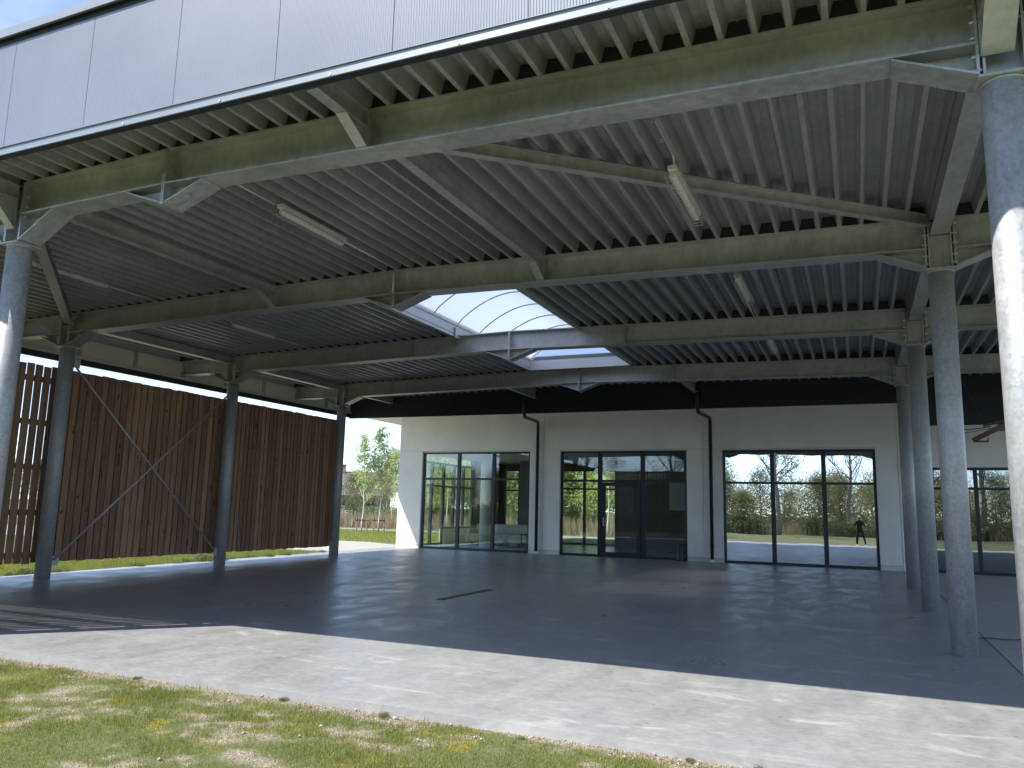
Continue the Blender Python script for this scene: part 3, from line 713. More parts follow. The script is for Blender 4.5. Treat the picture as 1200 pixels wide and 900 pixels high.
# downpipes with swan necks
for pts, lb in (([(-9.35, 22.21, 5.2), (-9.35, 22.21, 4.42), (-9.4, 22.4, 4.33), (-10.12, 25.30, 4.52), (-10.17, 25.46, 4.42), (-10.17, 25.47, .06)], 'black downpipe between the left window and the glazed door'),
                ([(-4.05, 22.21, 5.2), (-4.05, 22.21, 4.42), (-4.06, 22.4, 4.33), (-4.24, 25.30, 4.52), (-4.25, 25.46, 4.42), (-4.25, 25.47, .06)], 'black downpipe between the glazed door and the mirror window')):
    t = thing('downpipe', lb, 'downpipe', 'downpipes on the white wall')
    MB().tube(pts, .055, 12).build('pipe', M['frame'], t, smooth=True)
    for z in (.5, 1.55, 2.6, 3.65): MB().lathe((pts[-1][0], pts[-1][1], z), [(.066, -.02), (.066, .02)], 12).box(pts[-1][0] - .01, pts[-1][0] + .01, 25.52, 25.565, z - .02, z + .02).build('bracket', M['frame'], t)
    MB().lathe((pts[-1][0], pts[-1][1], 0), [(.075, .0), (.075, .05), (.06, .08)], 12).build('shoe', M['plinth'], t)

# interior
MB().box(-15.8, 9, YW + .29, 34.0, -.3, -.004).build('interior_floor', M['teal_floor'], bd)
MB().box(-15.8, 9, YW + .29, 34.0, 3.56, 3.7).build('interior_ceiling', M['inner_wall'], bd)
def part(x0, x1, y0, y1, z0, z1, mat, name='partition'): return MB().box(x0, x1, y0, y1, z0, z1).build(name, M[mat], bd)
# left side wall: glazed, with a low sill toward the back
part(-15.82, -15.6, YW + .285, 26.0, -.05, 3.55, 'inner_wall'); part(-15.82, -15.6, 31.6, 34, -.05, 3.55, 'inner_dark')
part(-15.82, -15.60, 28.9, 31.6, -.05, .62, 'inner_wall', 'sill_wall')
def side_glazing(y0, y1, z0, z1, mull, trans):
    x = -15.75; f = MB().box(x, x + .08, y0, y0 + .08, z0, z1).box(x, x + .08, y1 - .08, y1, z0, z1).box(x, x + .08, y0 + .08, y1 - .08, z1 - .08, z1).box(x, x + .08, y0 + .08, y1 - .08, z0, z0 + .08)
    fo = f.build('window', M['frame'], bd)
    for m in mull: MB().box(x - .01, x + .09, m - .06, m + .06, z0 + .08, z1 - .08).build('mullion', M['frame'], fo)
    MB().box(x + .003, x + .077, y0 + .08, y1 - .08, trans - .035, trans + .035).build('transom', M['frame'], fo)
    MB().box(x + .035, x + .041, y0 + .08, y1 - .08, z0 + .08, z1 - .08).build('pane', M['glass'], fo)
side_glazing(26.0, 28.9, .0, 3.3, [26.7, 27.9], 2.35); side_glazing(28.9, 31.6, .62, 3.3, [29.8, 30.7], 2.35)
# rear facade with glazing
YB = 33.75
part(-15.6, -15.1, YB, YB + .25, -.05, 3.55, 'inner_dark'); part(-13.6, -12.4, YB, YB + .25, -.05, 3.55, 'inner_dark')
part(-9.7, -4.4, YB, YB + .25, -.05, 3.55, 'inner_dark')
def rear_glazing(x0, x1, z0, z1, mull, trans):
    f = MB().box(x0, x0 + .07, YB + .02, YB + .1, z0, z1).box(x1 - .07, x1, YB + .02, YB + .1, z0, z1).box(x0 + .07, x1 - .07, YB + .02, YB + .1, z1 - .07, z1).box(x0 + .07, x1 - .07, YB + .02, YB + .1, z0, z0 + .07)
    fo = f.build('window', M['frame'], bd)
    for m in mull: MB().box(m - .06, m + .06, YB + .01, YB + .11, z0 + .07, z1 - .07).build('mullion', M['frame'], fo)
    MB().box(x0 + .07, x1 - .07, YB + .023, YB + .097, trans - .035, trans + .035).build('transom', M['frame'], fo)
    MB().box(x0 + .07, x1 - .07, YB + .055, YB + .061, z0 + .07, z1 - .07).build('pane', M['glass'], fo)
part(-15.1, -13.6, YB, YB + .25, -.05, .55, 'inner_wall', 'sill_wall')
rear_glazing(-15.1, -13.6, .55, 3.3, [-14.35], 2.35); rear_glazing(-12.4, -9.7, .0, 3.3, [-11.2], 2.45)
part(-15.6, 9, YB, YB + .25, 3.3, 3.55, 'inner_dark', 'lintel')
# inner partitions
part(-13.4, -12.5, 31.5, 31.65, 0, 3.55, 'inner_dark'); part(-9.0, -4.5, 31.0, 31.15, 0, 3.55, 'inner_dark'); part(-4.5, -4.35, YW + .29, 34, 0, 3.55, 'inner_dark'); part(-4.35, 9, 29.5, 29.6, 0, 3.55, 'inner_dark')
MB().lathe((-13.05, 27.4, 0), [(.2, 0), (.2, 3.55)], 28).build('round_pillar', M['inner_wall'], bd, smooth=True)
# low counter / sofa behind the left window
t = thing('sofa', 'pale low sofa inside behind the left window', 'sofa', loc=(-13.6, 30.2, 0))
MB().box(-1.3, 1.3, -.4, .4, .12, .45).build('seat', M['beige'], t, bevel=.03)
MB().box(-1.3, 1.3, .3, .5, .40, .85).build('backrest', M['beige'], t, bevel=.03)
for s in (-1, 1): MB().box(s * 1.36 - .1, s * 1.36 + .1, -.42, .5, .1, .62).build('armrest', M['beige'], t, bevel=.03)
for s in (-1, 1):
    for q in (-1, 1): MB().box(s * 1.2 - .03, s * 1.2 + .03, q * .33 - .03, q * .33 + .03, 0, .12).build('leg', M['black'], t)
t = thing('low_table', 'dark low table beside the pale sofa inside', 'table', loc=(-11.7, 29.0, 0))
MB().box(-.45, .45, -.3, .3, .5, .54).build('table_top', M['black'], t)
for s in (-1, 1):
    for q in (-1, 1): MB().box(s * .4 - .02, s * .4 + .02, q * .25 - .02, q * .25 + .02, 0, .5).build('leg', M['black'], t)
t = thing('pendant_lamp', 'black dome pendant lamp hanging inside behind the glazed door wall', 'lamp', loc=(-6.55, 28.2, 0))
MB().tube([(0, 0, 3.55), (0, 0, 3.30)], .012, 8).build('cord', M['black'], t)
MB().lathe((0, 0, 3.08), [(.30, 0), (.29, .05), (.2, .16), (.06, .22), (.03, .24)], 24).build('lamp_shade', M['black'], t, smooth=True)
t = thing('wall_board', 'framed grey board on the dark partition inside the glazed door', 'board', loc=(-6.2, 30.96, 0))
MB().box(-.62, .62, -.02, .03, 1.55, 2.75).build('frame', M['black'], t); MB().box(-.58, .58, -.028, -.021, 1.59, 2.71).build('panel', M['board'], t)

# litter bin by the door wall
t = thing('litter_bin', 'small black bin standing against the glazing by the wall', 'bin', loc=(-5.22, 25.36, 0))
MB().lathe((0, 0, 0), [(.10, 0), (.115, .02), (.115, .40), (.122, .41), (.122, .44), (.10, .45)], 24).build('body', M['black'], t, smooth=False)
MB().lathe((0, 0, .45), [(.10, 0), (.09, .03), (.02, .04)], 24).build('lid', M['black'], t)
MB().tube([(-.06, 0, .48), (-.03, 0, .53), (.03, 0, .53), (.06, 0, .48)], .008, 6).build('handle', M['black'], t)

# weathered timber arm with its guy wires under the right side of the canopy
t = thing('hanging_bracket', 'brown weathered timber bracket with a hook, hung on wires beside the right columns', 'bracket', loc=(0, 0, 0))
MB().bar((2.38, 20.0, 3.23), (3.1, 20.0, 3.62), .07, .11).build('strut', M['weathered'], t, bevel=.006)
MB().bar((2.60, 20.0, 3.55), (3.5, 20.02, 3.78), .06, .05).build('top_bar', M['weathered'], t, bevel=.005)
MB().hexa([(2.66, 19.95, 3.44), (3.5, 19.95, 3.42), (3.5, 20.05, 3.42), (2.66, 20.05, 3.44), (2.9, 19.95, 3.58), (3.5, 19.95, 3.60), (3.5, 20.05, 3.60), (2.9, 20.05, 3.58)]).build('plank', M['rust'], t, bevel=.005)
MB().box(2.40, 2.68, 19.97, 20.03, 3.19, 3.225).box(2.66, 2.68, 19.97, 20.03, 3.19, 3.29).build('hook', M['weathered'], t)
MB().tube([(2.62, 20, 3.6), (2.33, 20.0, 4.4), (2.2, 20, 4.95)], .006, 5).tube([(1.95, 20, 3.50), (2.3, 20, 3.47), (2.75, 20, 3.53)], .012, 5).tube([(1.95, 20.05, 3.35), (2.75, 20.05, 3.5)], .008, 5).tube([(3.5, 20, 3.7), (3.5, 20, 4.95)], .02, 6).build('wires', M['black'], t)
t = MB().tube([(1.22, 11.9, .004), (1.45, 12.0, .012), (1.62, 11.95, .015), (1.85, 12.1, .012), (2.0, 12.0, .006)], .009, 6).build('loose_twig', M['weathered']); tag(t, 'thin dark twig lying across the floor joint beside the second right column', 'twig')

# ------------------------------------------------------------------ vegetation
def nth(i):
    w = ['first', 'second', 'third', 'fourth', 'fifth', 'sixth', 'seventh', 'eighth', 'ninth', 'tenth', 'eleventh', 'twelfth', 'thirteenth', 'fourteenth', 'fifteenth', 'sixteenth', 'seventeenth', 'eighteenth', 'nineteenth', 'twentieth']
    return w[i] if i < 20 else 'twenty-' + w[i - 20]
def quads(name, C, U, V, mat, parent=None):
    n = len(C); v = np.empty((n, 4, 3)); v[:, 0] = C - U - V; v[:, 1] = C + U - V; v[:, 2] = C + U + V; v[:, 3] = C - U + V
    v[:, 2] = C + U * .25 + V; v[:, 3] = C - U * .25 + V
    me = bpy.data.meshes.new(name); me.vertices.add(4 * n); me.loops.add(4 * n); me.polygons.add(n)
    me.vertices.foreach_set('co', v.reshape(-1)); me.loops.foreach_set('vertex_index', np.arange(4 * n)); me.polygons.foreach_set('loop_start', np.arange(0, 4 * n, 4))
    me.update(); me.validate(); me.materials.append(mat); return me
def rand_unit(rg, n):
    a = rg.normal(size=(n, 3)); return a / np.linalg.norm(a, axis=1)[:, None]

def grow(seed, H, r0, nb, spread, leaves, lsize, up_=.6, first=.25, sub=4, bark='bark', leaf='wood_leaf', clump=.25):
    """returns (trunk mesh, crown mesh)"""
    r_ = random.Random(seed); rg = np.random.default_rng(seed); mb = MB(); tips = []
    n = 9; trunk = []; x = y = 0
    for i in range(n + 1):
        trunk.append(Vector((x, y, H * .93 * i / n))); x += r_.uniform(-1, 1) * H * .012; y += r_.uniform(-1, 1) * H * .012
    rad = [max(r0 * (1 - i / n) ** .9, .008) for i in range(n + 1)]; mb.tube(trunk, rad, 7)
    def at(f): 
        k = min(int(f * n), n - 1); return trunk[k].lerp(trunk[k + 1], f * n - k), r0 * (1 - f) ** .9
    for b in range(nb):
        f = first + (1 - first) * (b + r_.random()) / nb; f = min(f, .97); p, rr = at(f); a = b * 2.4 + r_.uniform(-.5, .5)
        L = spread * (1.15 - f) * r_.uniform(.7, 1.2) + .1 * spread
        d = Vector((math.cos(a), math.sin(a), up_ + r_.uniform(-.2, .4))).normalized(); pts = [p]; q = p.copy()
        for s in range(4):
            q = q + d * L / 4; d = (d + Vector((r_.uniform(-.2, .2), r_.uniform(-.2, .2), r_.uniform(-.05, .22)))).normalized(); pts.append(q.copy())
        rb = max(rr * .45, .012); mb.tube(pts, [rb * (1 - k / 4.6) for k in range(5)], 5, False)
        for s in range(sub):
            k = r_.uniform(.8, 4); i = min(int(k), 3); p2 = pts[i].lerp(pts[i + 1], k - i); d2 = (d + Vector((r_.uniform(-1, 1), r_.uniform(-1, 1), r_.uniform(-.3, .8)))).normalized()
            l2 = L * r_.uniform(.25, .5); m2 = p2 + d2 * l2 * .5 + Vector((0, 0, .05 * l2)); e2 = p2 + d2 * l2 + Vector((0, 0, r_.uniform(-.1, .15) * l2))
            mb.tube([p2, m2, e2], [rb * .4, rb * .28, rb * .1], 4, False); tips += [m2, e2, (m2 + e2) / 2]
            for w in range(2):
                d3 = (d2 + Vector((r_.uniform(-1, 1), r_.uniform(-1, 1), r_.uniform(-.5, .7)))).normalized(); e3 = m2 + d3 * l2 * .5
                mb.tube([m2, e3], [rb * .2, rb * .07], 3, False); tips += [e3, (m2 + e3) / 2]
        tips.append(pts[-1])
    tm = mb.mesh('trunk', M[bark], True)
    T = np.array([tuple(p) for p in tips]); T = T[T[:, 2] > H * first * .8]; idx = rg.integers(0, len(T), leaves)
    C = T[idx] + rg.normal(size=(leaves, 3)) * clump * np.array([1, 1, .8]); U = rand_unit(rg, leaves); W = rand_unit(rg, leaves); V = np.cross(U, W); V /= np.linalg.norm(V, axis=1)[:, None] + 1e-9
    s = lsize * rg.uniform(.6, 1.3, leaves)[:, None]
    return tm, quads('crown', C, U * s * .5, V * s * .8, M[leaf])

def blob(seed, n, rx, ry, rz_, lsize, leaf):
    rg = np.random.default_rng(seed); k = 26; cc = rg.uniform(-1, 1, (k, 3)) * np.array([rx, ry, rz_ * .75]) * .8; cc[:, 2] = np.abs(cc[:, 2]) + .1
    idx = rg.integers(0, k, n); rr = rg.uniform(.25, .5, k)
    C = cc[idx] + rand_unit(rg, n) * (rr[idx] * min(rx, rz_) * rg.uniform(.5, 1, n) ** .5)[:, None]
    C[:, 2] = np.maximum(C[:, 2], .02); U = rand_unit(rg, n); V = rand_unit(rg, n); s = lsize * rg.uniform(.6, 1.3, n)[:, None]
    return quads('foliage', C, U * s * .5, V * s * .7, M[leaf])

protoB = [grow(s, 5.9, .05, 18, 1.25, 1500, .075, 1.0, .30, 4, 'birch_bark', 'birch_leaf', .14) for s in (11, 12, 13)]
protoW = [grow(s, h, .12, 30, sp, n, .13, 1.0, .07, 6, 'bark', 'wood_leaf', cl) for s, h, n, sp, cl in ((21, 10.5, 5600, 4.2, .8), (22, 8.6, 6500, 4.6, .9), (23, 12.0, 2600, 3.8, .7), (24, 9.5, 4600, 5.0, .8))]
protoBare = [grow(s, 15, .24, 24, 5.2, 1200, .10, .8, .3, 6, 'bark', 'wood_leaf', .4) for s in (31, 32)]
bushP = [blob(s, 3200, 1.7, 1.5, 1.9, .11, 'bush_leaf') for s in (41, 42, 43)]
blosP = blob(44, 2600, 1.7, 1.4, 1.8, .10, 'blossom')
def plant_tree(name, pr, loc, rz, sc, label, cat, group):
    t = thing(name, label, cat, group, loc=loc, rz=rz); t.scale = (sc, sc, sc)
    inst('trunk', pr[0], t); inst('crown', pr[1], t); return t
plant_tree('birch_tree', protoB[0], (-26.0, 38.3, -.07), .3, .98, 'slender young birch, left one of the staked pair in the gap', 'tree', 'young birches')
plant_tree('birch_tree', protoB[1], (-25.5, 39.3, -.07), 1.9, 1.06, 'slender young birch, right one of the staked pair in the gap', 'tree', 'young birches')
# stakes with rubber ties
for cx, cyy, lb in ((-26.0, 38.3, 'low wooden stakes and tie round the left birch'), (-25.5, 39.3, 'low wooden stakes and tie round the right birch')):
    t = thing('tree_stakes', lb, 'tree stakes', 'birch stakes', loc=(cx, cyy, -.07))
    for s in (-1, 1): MB().tube([(s * .42, -.1 * s, 0), (s * .42, -.1 * s, .95)], .04, 8).build('stake', M['stake'], t)
    MB().box(-.42, .42, -.03, .03, .68, .76).build('tie', M['black'], t)
# birches and wood behind the building
k = 0
for i in range(17):
    x = -46 + i * 3.2 + rnd.uniform(-.8, .8); y = 50 + rnd.uniform(-3, 4)
    plant_tree('birch_tree', protoB[i % 3], (x, y, -.07), rnd.uniform(0, 6), rnd.uniform(1.0, 1.35), nth(i) + ' birch from the left in the pale stemmed row beyond the building', 'tree', 'birch row beyond the building')
for i in range(56):
    x = -95 + i * 2.3 + rnd.uniform(-1, 1); y = 63 + (i % 3) * 5 + rnd.uniform(-2, 2)
    plant_tree('leafy_tree', protoW[(i * 3 + i // 4) % 4], (x, y, -.07), rnd.uniform(0, 6), rnd.uniform(.55, .75), 'fresh green tree in the belt beyond the field', 'tree', 'tree belt beyond the field')
for i in range(26):
    x = -60 + i * 2.6 + rnd.uniform(-.8, .8); y = 57 + rnd.uniform(-2, 2)
    o = inst('bush', bushP[i % 3], None, (x, y, -.07), (0, 0, rnd.uniform(0, 6)), (rnd.uniform(.8, 1.3),) * 2 + (rnd.uniform(.7, 1.2),))
    tag(o, nth(i) + ' green bush from the left at the foot of the far tree belt', 'bush', 'bushes below the far tree belt')
for i, (x, y, s, lb) in enumerate(((-42.5, 53.5, .95, 'white blossoming bush behind the reeds, left one'), (-38.2, 53.0, .8, 'white blossoming bush behind the reeds, right one'))):
    o = inst('blossom_bush', blosP, None, (x, y, -.07), (0, 0, i * 2.), (s, s, s)); tag(o, lb, 'bush')
protoG = [grow(s, h, .07, 26, 2.6, 6500, .14, .9, .06, 5, 'birch_bark', 'birch_leaf', .45) for s, h in ((61, 8.4), (62, 7.6))]
for i in range(19):
    x = -31 + i * 1.5 + rnd.uniform(-.5, .5)
    plant_tree('leafy_birch', protoG[i % 2], (x, 53.5 + rnd.uniform(-2.5, 2.5), -.07), rnd.uniform(0, 6), rnd.uniform(.55, .85), nth(i) + ' from the left of the full yellow-green birches seen through the building', 'tree', 'full birches behind the building')
# reeds
def blades(name, n, xr, yr, h, w, mat, seed, zf=None, mask=None, lean=.35, taper=True):
    rg = np.random.default_rng(seed); x = rg.uniform(*xr, n); y = rg.uniform(*yr, n)
    if mask is not None:
        keep = mask(x, y, rg); x = x[keep]; y = y[keep]
    n = len(x); z = np.array([ground_z(q) for q in y]) if zf is None else zf(x, y)
    hh = h * rg.uniform(.5, 1.3, n); a = rg.uniform(0, 2 * math.pi, n); b = rg.uniform(0, 2 * math.pi, n); ln = rg.uniform(0, lean, n) * hh
    dx, dy = np.cos(a) * w / 2, np.sin(a) * w / 2; v = np.empty((n, 3, 3))
    v[:, 0] = np.stack([x - dx, y - dy, z - .005], 1); v[:, 1] = np.stack([x + dx, y + dy, z - .005], 1); v[:, 2] = np.stack([x + np.cos(b) * ln, y + np.sin(b) * ln, z + hh], 1)
    me = bpy.data.meshes.new(name); me.vertices.add(3 * n); me.loops.add(3 * n); me.polygons.add(n)
    me.vertices.foreach_set('co', v.reshape(-1)); me.loops.foreach_set('vertex_index', np.arange(3 * n)); me.polygons.foreach_set('loop_start', np.arange(0, 3 * n, 3)); me.update()
    me.materials.append(mat); o = bpy.data.objects.new(name, me); col.objects.link(o); return o
tag(blades('reeds', 16000, (-62, -8), (47.5, 52), 1.05, .05, M['reed'], 5), 'dry tan reeds between the field path and the bushes', 'reeds', kind='stuff')
tag(blades('wood_undergrowth', 26000, (-60, 45), (-34, -24), 1.1, .05, M['reed'], 6), 'pale brushwood along the edge of the wood behind the photographer', 'undergrowth', kind='stuff')
# lawn blades in front and along the left edge of the slab
fm = lambda x, y, rg: rg.random(len(x)) > bareness(x, y) * .93
tag(blades('lawn_grass', 300000, (-9.2, .6), (2.7, 5.36), .022, .004, M['blade'], 7, zf=lambda x, y: np.array([ground_z(q) for q in y]) + .002, mask=fm, lean=.9), 'short patchy grass with moss in front of the slab', 'grass', kind='stuff')
def tuftm(x, y, rg): return (rg.random(len(x)) > bareness(x, y) * .8) & (vnoise(x, y, 3.1, 11) > .58) & (rg.random(len(x)) < .8)
tag(blades('grass_tufts', 60000, (-9.2, .6), (2.7, 5.42), .045, .0045, M['blade'], 17, zf=lambda x, y: np.array([ground_z(q) for q in y]) + .002, mask=tuftm, lean=.8), 'longer grass tufts standing out of the short lawn', 'grass', kind='stuff')
M['straw'] = leaf_mat('dry_straw', (.36, .30, .17), (.52, .44, .27), .2)
tag(blades('dry_grass', 17000, (-9.2, .6), (2.7, 5.40), .016, .004, M['straw'], 18, zf=lambda x, y: np.array([ground_z(q) for q in y]) + .003, lean=1.8), 'dry straw-coloured thatch between the green grass', 'dry grass', kind='stuff')
M['dead_leaf'] = leaf_mat('dead_leaves', (.22, .10, .04), (.42, .20, .08), .1)
def litter():
    rg = np.random.default_rng(9); n = 420; x = rg.uniform(-9, .8, n); y = np.where(rg.random(n) < .75, rg.uniform(5.15, 5.40, n), rg.uniform(3, 5.3, n)); z = np.array([ground_z(q) for q in y]) + .012
    U = rand_unit(rg, n); U[:, 2] *= .25; V = np.stack([-U[:, 1], U[:, 0], rg.uniform(-.2, .2, n)], 1); s_ = rg.uniform(.006, .016, n)[:, None]
    o = bpy.data.objects.new('leaf_litter', quads('leaf_litter', np.stack([x, y, z], 1), U * s_, V * s_ * .6, M['dead_leaf'])); col.objects.link(o); tag(o, 'scattered dead leaves and husks along the slab edge', 'leaf litter', kind='stuff')
litter()
for i, (x, y, s_) in enumerate(((-3.35, 5.33, .03), (-2.2, 5.28, .022), (-4.3, 5.36, .026), (-5.9, 5.36, .024), (-1.05, 5.36, .02), (-.62, 5.34, .03))):
    o = inst('broadleaf_weed', bushP[i % 3], None, (x, y, ground_z(y)), (0, 0, i), (s_, s_, s_ * .7)); tag(o, nth(i) + ' small broadleaf weed listed along the sunlit front edge of the slab', 'weed', 'weeds at the front slab edge')
tag(blades('verge_grass', 70000, (-20.5, -15.35), (7.5, 22), .07, .012, M['blade'], 8, lean=.7), 'bright grass strip seen under the timber fence', 'grass', kind='stuff')
tag(blades('field_grass', 40000, (-34, -18), (29.5, 43), .09, .02, M['blade'], 9, lean=.7), 'green grass strip around the staked birches', 'grass', kind='stuff')
# weeds along the slab edge
for i in range(26):
    y = 9.0 + i * .48 + rnd.uniform(-.15, .15); s = rnd.uniform(.05, .12) if i not in (14, 15) else .2
    o = inst('weed', bushP[i % 3], None, ((-15.12 - max(0, y - 10) * .045) + rnd.uniform(-.15, .05), y, -.07), (0, 0, rnd.uniform(0, 6)), (s, s, s * .8)); tag(o, 'small leafy weed at the slab edge under the fence, ' + nth(i) + ' from the near end', 'weed', 'weeds along the slab edge')
# pebbles on bare patches and along the front edge
def pebbles():
    rg = np.random.default_rng(3); n = 52000; x = rg.uniform(-9.2, .8, n); y = np.where(rg.random(n) < .3, rg.uniform(5.12, 5.40, n), rg.uniform(2.8, 5.4, n))
    keep = rg.random(n) < bareness(x, y) * .55; x, y = x[keep], y[keep]; n = len(x)
    s = rg.uniform(.002, .0065, n) * (1 + (rg.random(n) > .975) * 1.5); base = np.array([(1, 0, 0), (0, 1, 0), (-1, 0, 0), (0, -1, 0), (0, 0, .7), (0, 0, -.5)]); tri = np.array([(0, 1, 4), (1, 2, 4), (2, 3, 4), (3, 0, 4), (1, 0, 5), (2, 1, 5), (3, 2, 5), (0, 3, 5)])
    a = rg.uniform(0, 6.28, n); ca, sa = np.cos(a), np.sin(a); el = rg.uniform(.7, 1.5, n)
    b = base[None] * s[:, None, None]; b = b * np.stack([el, 1 / el, np.ones(n)], 1)[:, None, :]
    v = np.empty_like(b); v[..., 0] = b[..., 0] * ca[:, None] - b[..., 1] * sa[:, None]; v[..., 1] = b[..., 0] * sa[:, None] + b[..., 1] * ca[:, None]; v[..., 2] = b[..., 2]
    v += np.stack([x, y, np.array([ground_z(q) for q in y]) + s * .4 + .004], 1)[:, None, :]
    f = (tri[None] + 6 * np.arange(n)[:, None, None]).reshape(-1)
    me = bpy.data.meshes.new('gravel'); me.vertices.add(6 * n); me.loops.add(24 * n); me.polygons.add(8 * n)
    me.vertices.foreach_set('co', v.reshape(-1)); me.loops.foreach_set('vertex_index', f); me.polygons.foreach_set('loop_start', np.arange(0, 24 * n, 3)); me.update(); me.materials.append(M['stone'])
    o = bpy.data.objects.new('gravel', me); col.objects.link(o); tag(o, 'scattered gravel and small stones along the lawn edge', 'gravel', kind='stuff')
pebbles()
# wood behind the camera (seen in the mirror glazing)
for i in range(84):
    row = i % 3; x = -50 + i * 1.12 + rnd.uniform(-.8, .8); y = -27 - row * 4.5 + rnd.uniform(-1.5, 1.5)
    plant_tree('woodland_tree', protoW[(i * 3 + i // 4) % 4], (x, y, -.24), rnd.uniform(0, 6), rnd.uniform(.42, .66), 'just leafing woodland tree behind the photographer, mirrored in the glazing', 'tree', 'woodland behind the photographer')
for i, (x, y, s) in enumerate(((-14, -15, .8), (-6.5, -22, .95), (-1, -26, .9), (5.5, -24, 1.0), (10, -27, 1.0), (15, -24, 1.05), (-25, -24, .95))):
    plant_tree('bare_tree', protoBare[i % 2], (x, y, -.24), i * 1.3, s, ('nearest', 'second', 'third', 'fourth', 'fifth', 'sixth', 'far side')[i] + ' tall nearly bare tree standing before the mirrored woodland', 'tree', 'tall bare trees before the woodland')
for i in range(22):
    x = -44 + i * 4 + rnd.uniform(-1, 1)
    o = inst('bush', bushP[i % 3], None, (x, -25.5 + rnd.uniform(-1.5, 1), -.24), (0, 0, rnd.uniform(0, 6)), (1.2, 1.2, .9)); tag(o, nth(i) + ' bush in the row at the foot of the mirrored woodland', 'bush', 'bushes below the mirrored woodland')

for i in range(22):
    o = inst('thicket', bushP[(i + 1) % 3], None, (-60 + i * 5.4 + rnd.uniform(-1, 1), -41 + rnd.uniform(-2, 2), -.24), (0, 0, rnd.uniform(0, 6)), (2.3, 1.8, rnd.uniform(1.2, 1.9))); tag(o, nth(i) + ' tall thicket closing the back of the mirrored woodland', 'thicket', 'thickets behind the mirrored woodland')

# distant house with chimney seen past the last fence column
t = thing('distant_house', 'grey roofed house with brick chimney far beyond the birches', 'house', loc=(-65.5, 92, -.07), rz=R(28))
MB().box(-6, 6, -4, 4, 0, 2.9).build('wall', M['brick'], t)
rf = MB(); rf.extr([(-6.4, 2.8), (6.4, 2.8), (6.4, 2.95), (-6.4, 2.95)], -4.4, 4.4)
rf = MB().add([(-6.3, -4.4, 2.85), (6.3, -4.4, 2.85), (6.3, 4.4, 2.85), (-6.3, 4.4, 2.85), (-6.3, 0, 6.2), (6.3, 0, 6.2)], [(0, 1, 5, 4), (2, 3, 4, 5), (0, 4, 3), (1, 2, 5), (3, 2, 1, 0)])
rfo = rf.build('roof', M['tile'], t); MB().box(-1.2, -.1, -.5, .5, 5.4, 7.0).box(-1.28, -.02, -.58, .58, 7.0, 7.15).build('chimney', M['brick'], rfo)
for x in (-4, -1.5, 1.5, 4): w_ = MB().box(x - .5, x + .5, -4.05, -4.0, 1.0, 2.2).build('window', M['frame'], t)
rfo2 = MB().box(5.2, 5.9, -4.1, -4.0, 0, 2.1).build('door', M['frame'], t)

# ------------------------------------------------------------------ the photographer (mirrored in the glazing)
def skin_body(name, mat, pts, edges, rad, parent, root=0, sub=2):
    me = bpy.data.meshes.new(name); me.from_pydata(pts, edges, []); me.materials.append(mat)
    o = bpy.data.objects.new(name, me); col.objects.link(o); o.parent = parent
    s = o.modifiers.new('skin', 'SKIN'); s.use_smooth_shade = True
    for v, r_ in zip(me.skin_vertices[0].data, rad): v.radius = r_ if isinstance(r_, tuple) else (r_, r_); v.use_root = False
    me.skin_vertices[0].data[root].use_root = True
    u = o.modifiers.new('sub', 'SUBSURF'); u.levels = sub; u.render_levels = sub
    return o
G = -.245
t = thing('person', 'person in dark clothes and pale cap standing on the lawn taking a photo', 'person', loc=(0, -.42, G))
# y forward towards the building; feet apart
P = [(0, 0, .98), (0, .0, 1.16), (0, -.01, 1.36), (0, 0, 1.50), (0, .03, 1.60),      # pelvis, waist, chest, neck base, neck
     (-.10, 0, .93), (-.15, .04, .52), (-.19, .0, .12),                              # left leg
     (.10, 0, .93), (.20, .06, .52), (.30, -.02, .12),                               # right leg
     (-.18, 0, 1.45), (-.27, .10, 1.24), (-.10, .30, 1.56),                          # left arm raised
     (.18, 0, 1.45), (.29, .10, 1.24), (.12, .30, 1.56)]
E_ = [(0, 1), (1, 2), (2, 3), (3, 4), (0, 5), (5, 6), (6, 7), (0, 8), (8, 9), (9, 10), (2, 11), (11, 12), (12, 13), (2, 14), (14, 15), (15, 16)]
Rd = [(.155, .12), (.145, .11), (.175, .12), (.09, .08), .055, .10, .072, .055, .10, .072, .055, .075, .052, .036, .075, .052, .036]
skin_body('body', M['cloth'], P, E_, Rd, t)
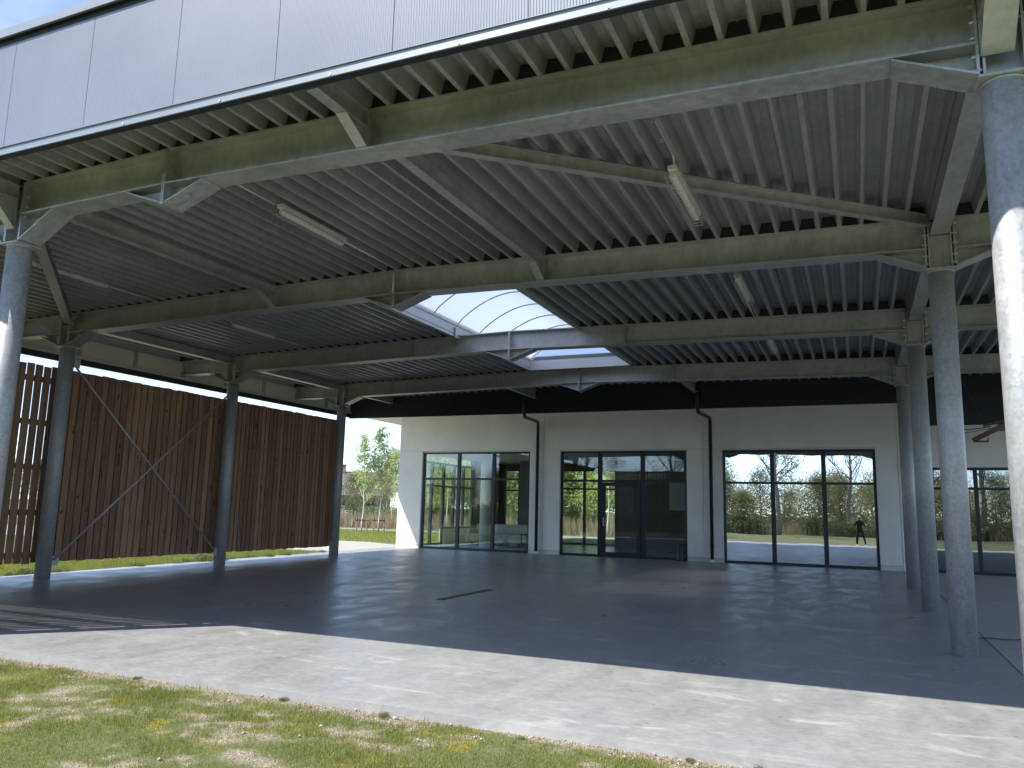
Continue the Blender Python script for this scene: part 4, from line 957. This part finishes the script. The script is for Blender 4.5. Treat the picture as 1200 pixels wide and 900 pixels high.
# head with face
hd = MB(); hd.lathe((0, .04, 1.60), [(.045, 0), (.055, .04), (.068, .07), (.078, .12), (.080, .17), (.072, .215), (.045, .245), (.012, .255)], 20)
ho = hd.build('head', M['skin'], t, smooth=True)
MB().tube([(0, .115, 1.745), (0, .14, 1.70), (0, .12, 1.69)], [.008, .016, .01], 8).build('nose', M['skin'], ho, smooth=True)
MB().box(-.022, .022, .108, .116, 1.662, 1.670).build('mouth', M['rust'], ho)
for s in (-1, 1):
    MB().lathe((s * .03, .108, 1.728), [(.004, -.008), (.011, 0), (.004, .008)], 8).build('eye', M['black'], ho)
    MB().lathe((s * .082, .035, 1.70), [(.008, -.03), (.016, 0), (.008, .03)], 8).build('ear', M['skin'], ho)
MB().lathe((0, .035, 1.765), [(.088, 0), (.088, .03), (.07, .08), (.03, .10)], 20).hexa([(-.06, .10, 1.77), (.06, .10, 1.77), (.045, .19, 1.76), (-.045, .19, 1.76), (-.06, .10, 1.782), (.06, .10, 1.782), (.045, .19, 1.77), (-.045, .19, 1.77)]).build('cap', M['cap'], t, smooth=False)
for s, x in ((-1, -.10), (1, .12)):
    hp = MB().tube([(x, .30, 1.56), (x * .9, .335, 1.60), (x * .82, .355, 1.655)], [.03, .042, .036], 10)
    h_o = hp.build('hand', M['skin'], t, smooth=True)
    for q in range(4):
        z = 1.645 + q * .021; MB().tube([(x * .86, .355, z), (x * .80, .385 + .002 * q, z + .004), (x * .62, .397, z + .005), (x * .50, .388, z + .004)], [.0095, .009, .008, .007], 6).build('finger', M['skin'], h_o, smooth=True)
    MB().tube([(x * .9, .335, 1.62), (x * .74, .345, 1.645), (x * .55, .352, 1.66)], [.012, .011, .008], 6).build('thumb', M['skin'], h_o, smooth=True)
for x, y in ((-.19, .0), (.30, -.02)):
    MB().hexa([(x - .05, y - .10, 0), (x + .05, y - .10, 0), (x + .045, y + .2, 0), (x - .045, y + .2, 0), (x - .045, y - .09, .10), (x + .045, y - .09, .10), (x + .035, y + .17, .05), (x - .035, y + .17, .05)]).build('shoe', M['shoe'], t, bevel=.012)
ph = MB().box(-.078, .078, .368, .376, 1.655, 1.73).build('smartphone', M['black'], bevel=.003); ph.location = (0, -.42, G)
tag(ph, 'black smartphone held up sideways by the person on the lawn', 'phone')
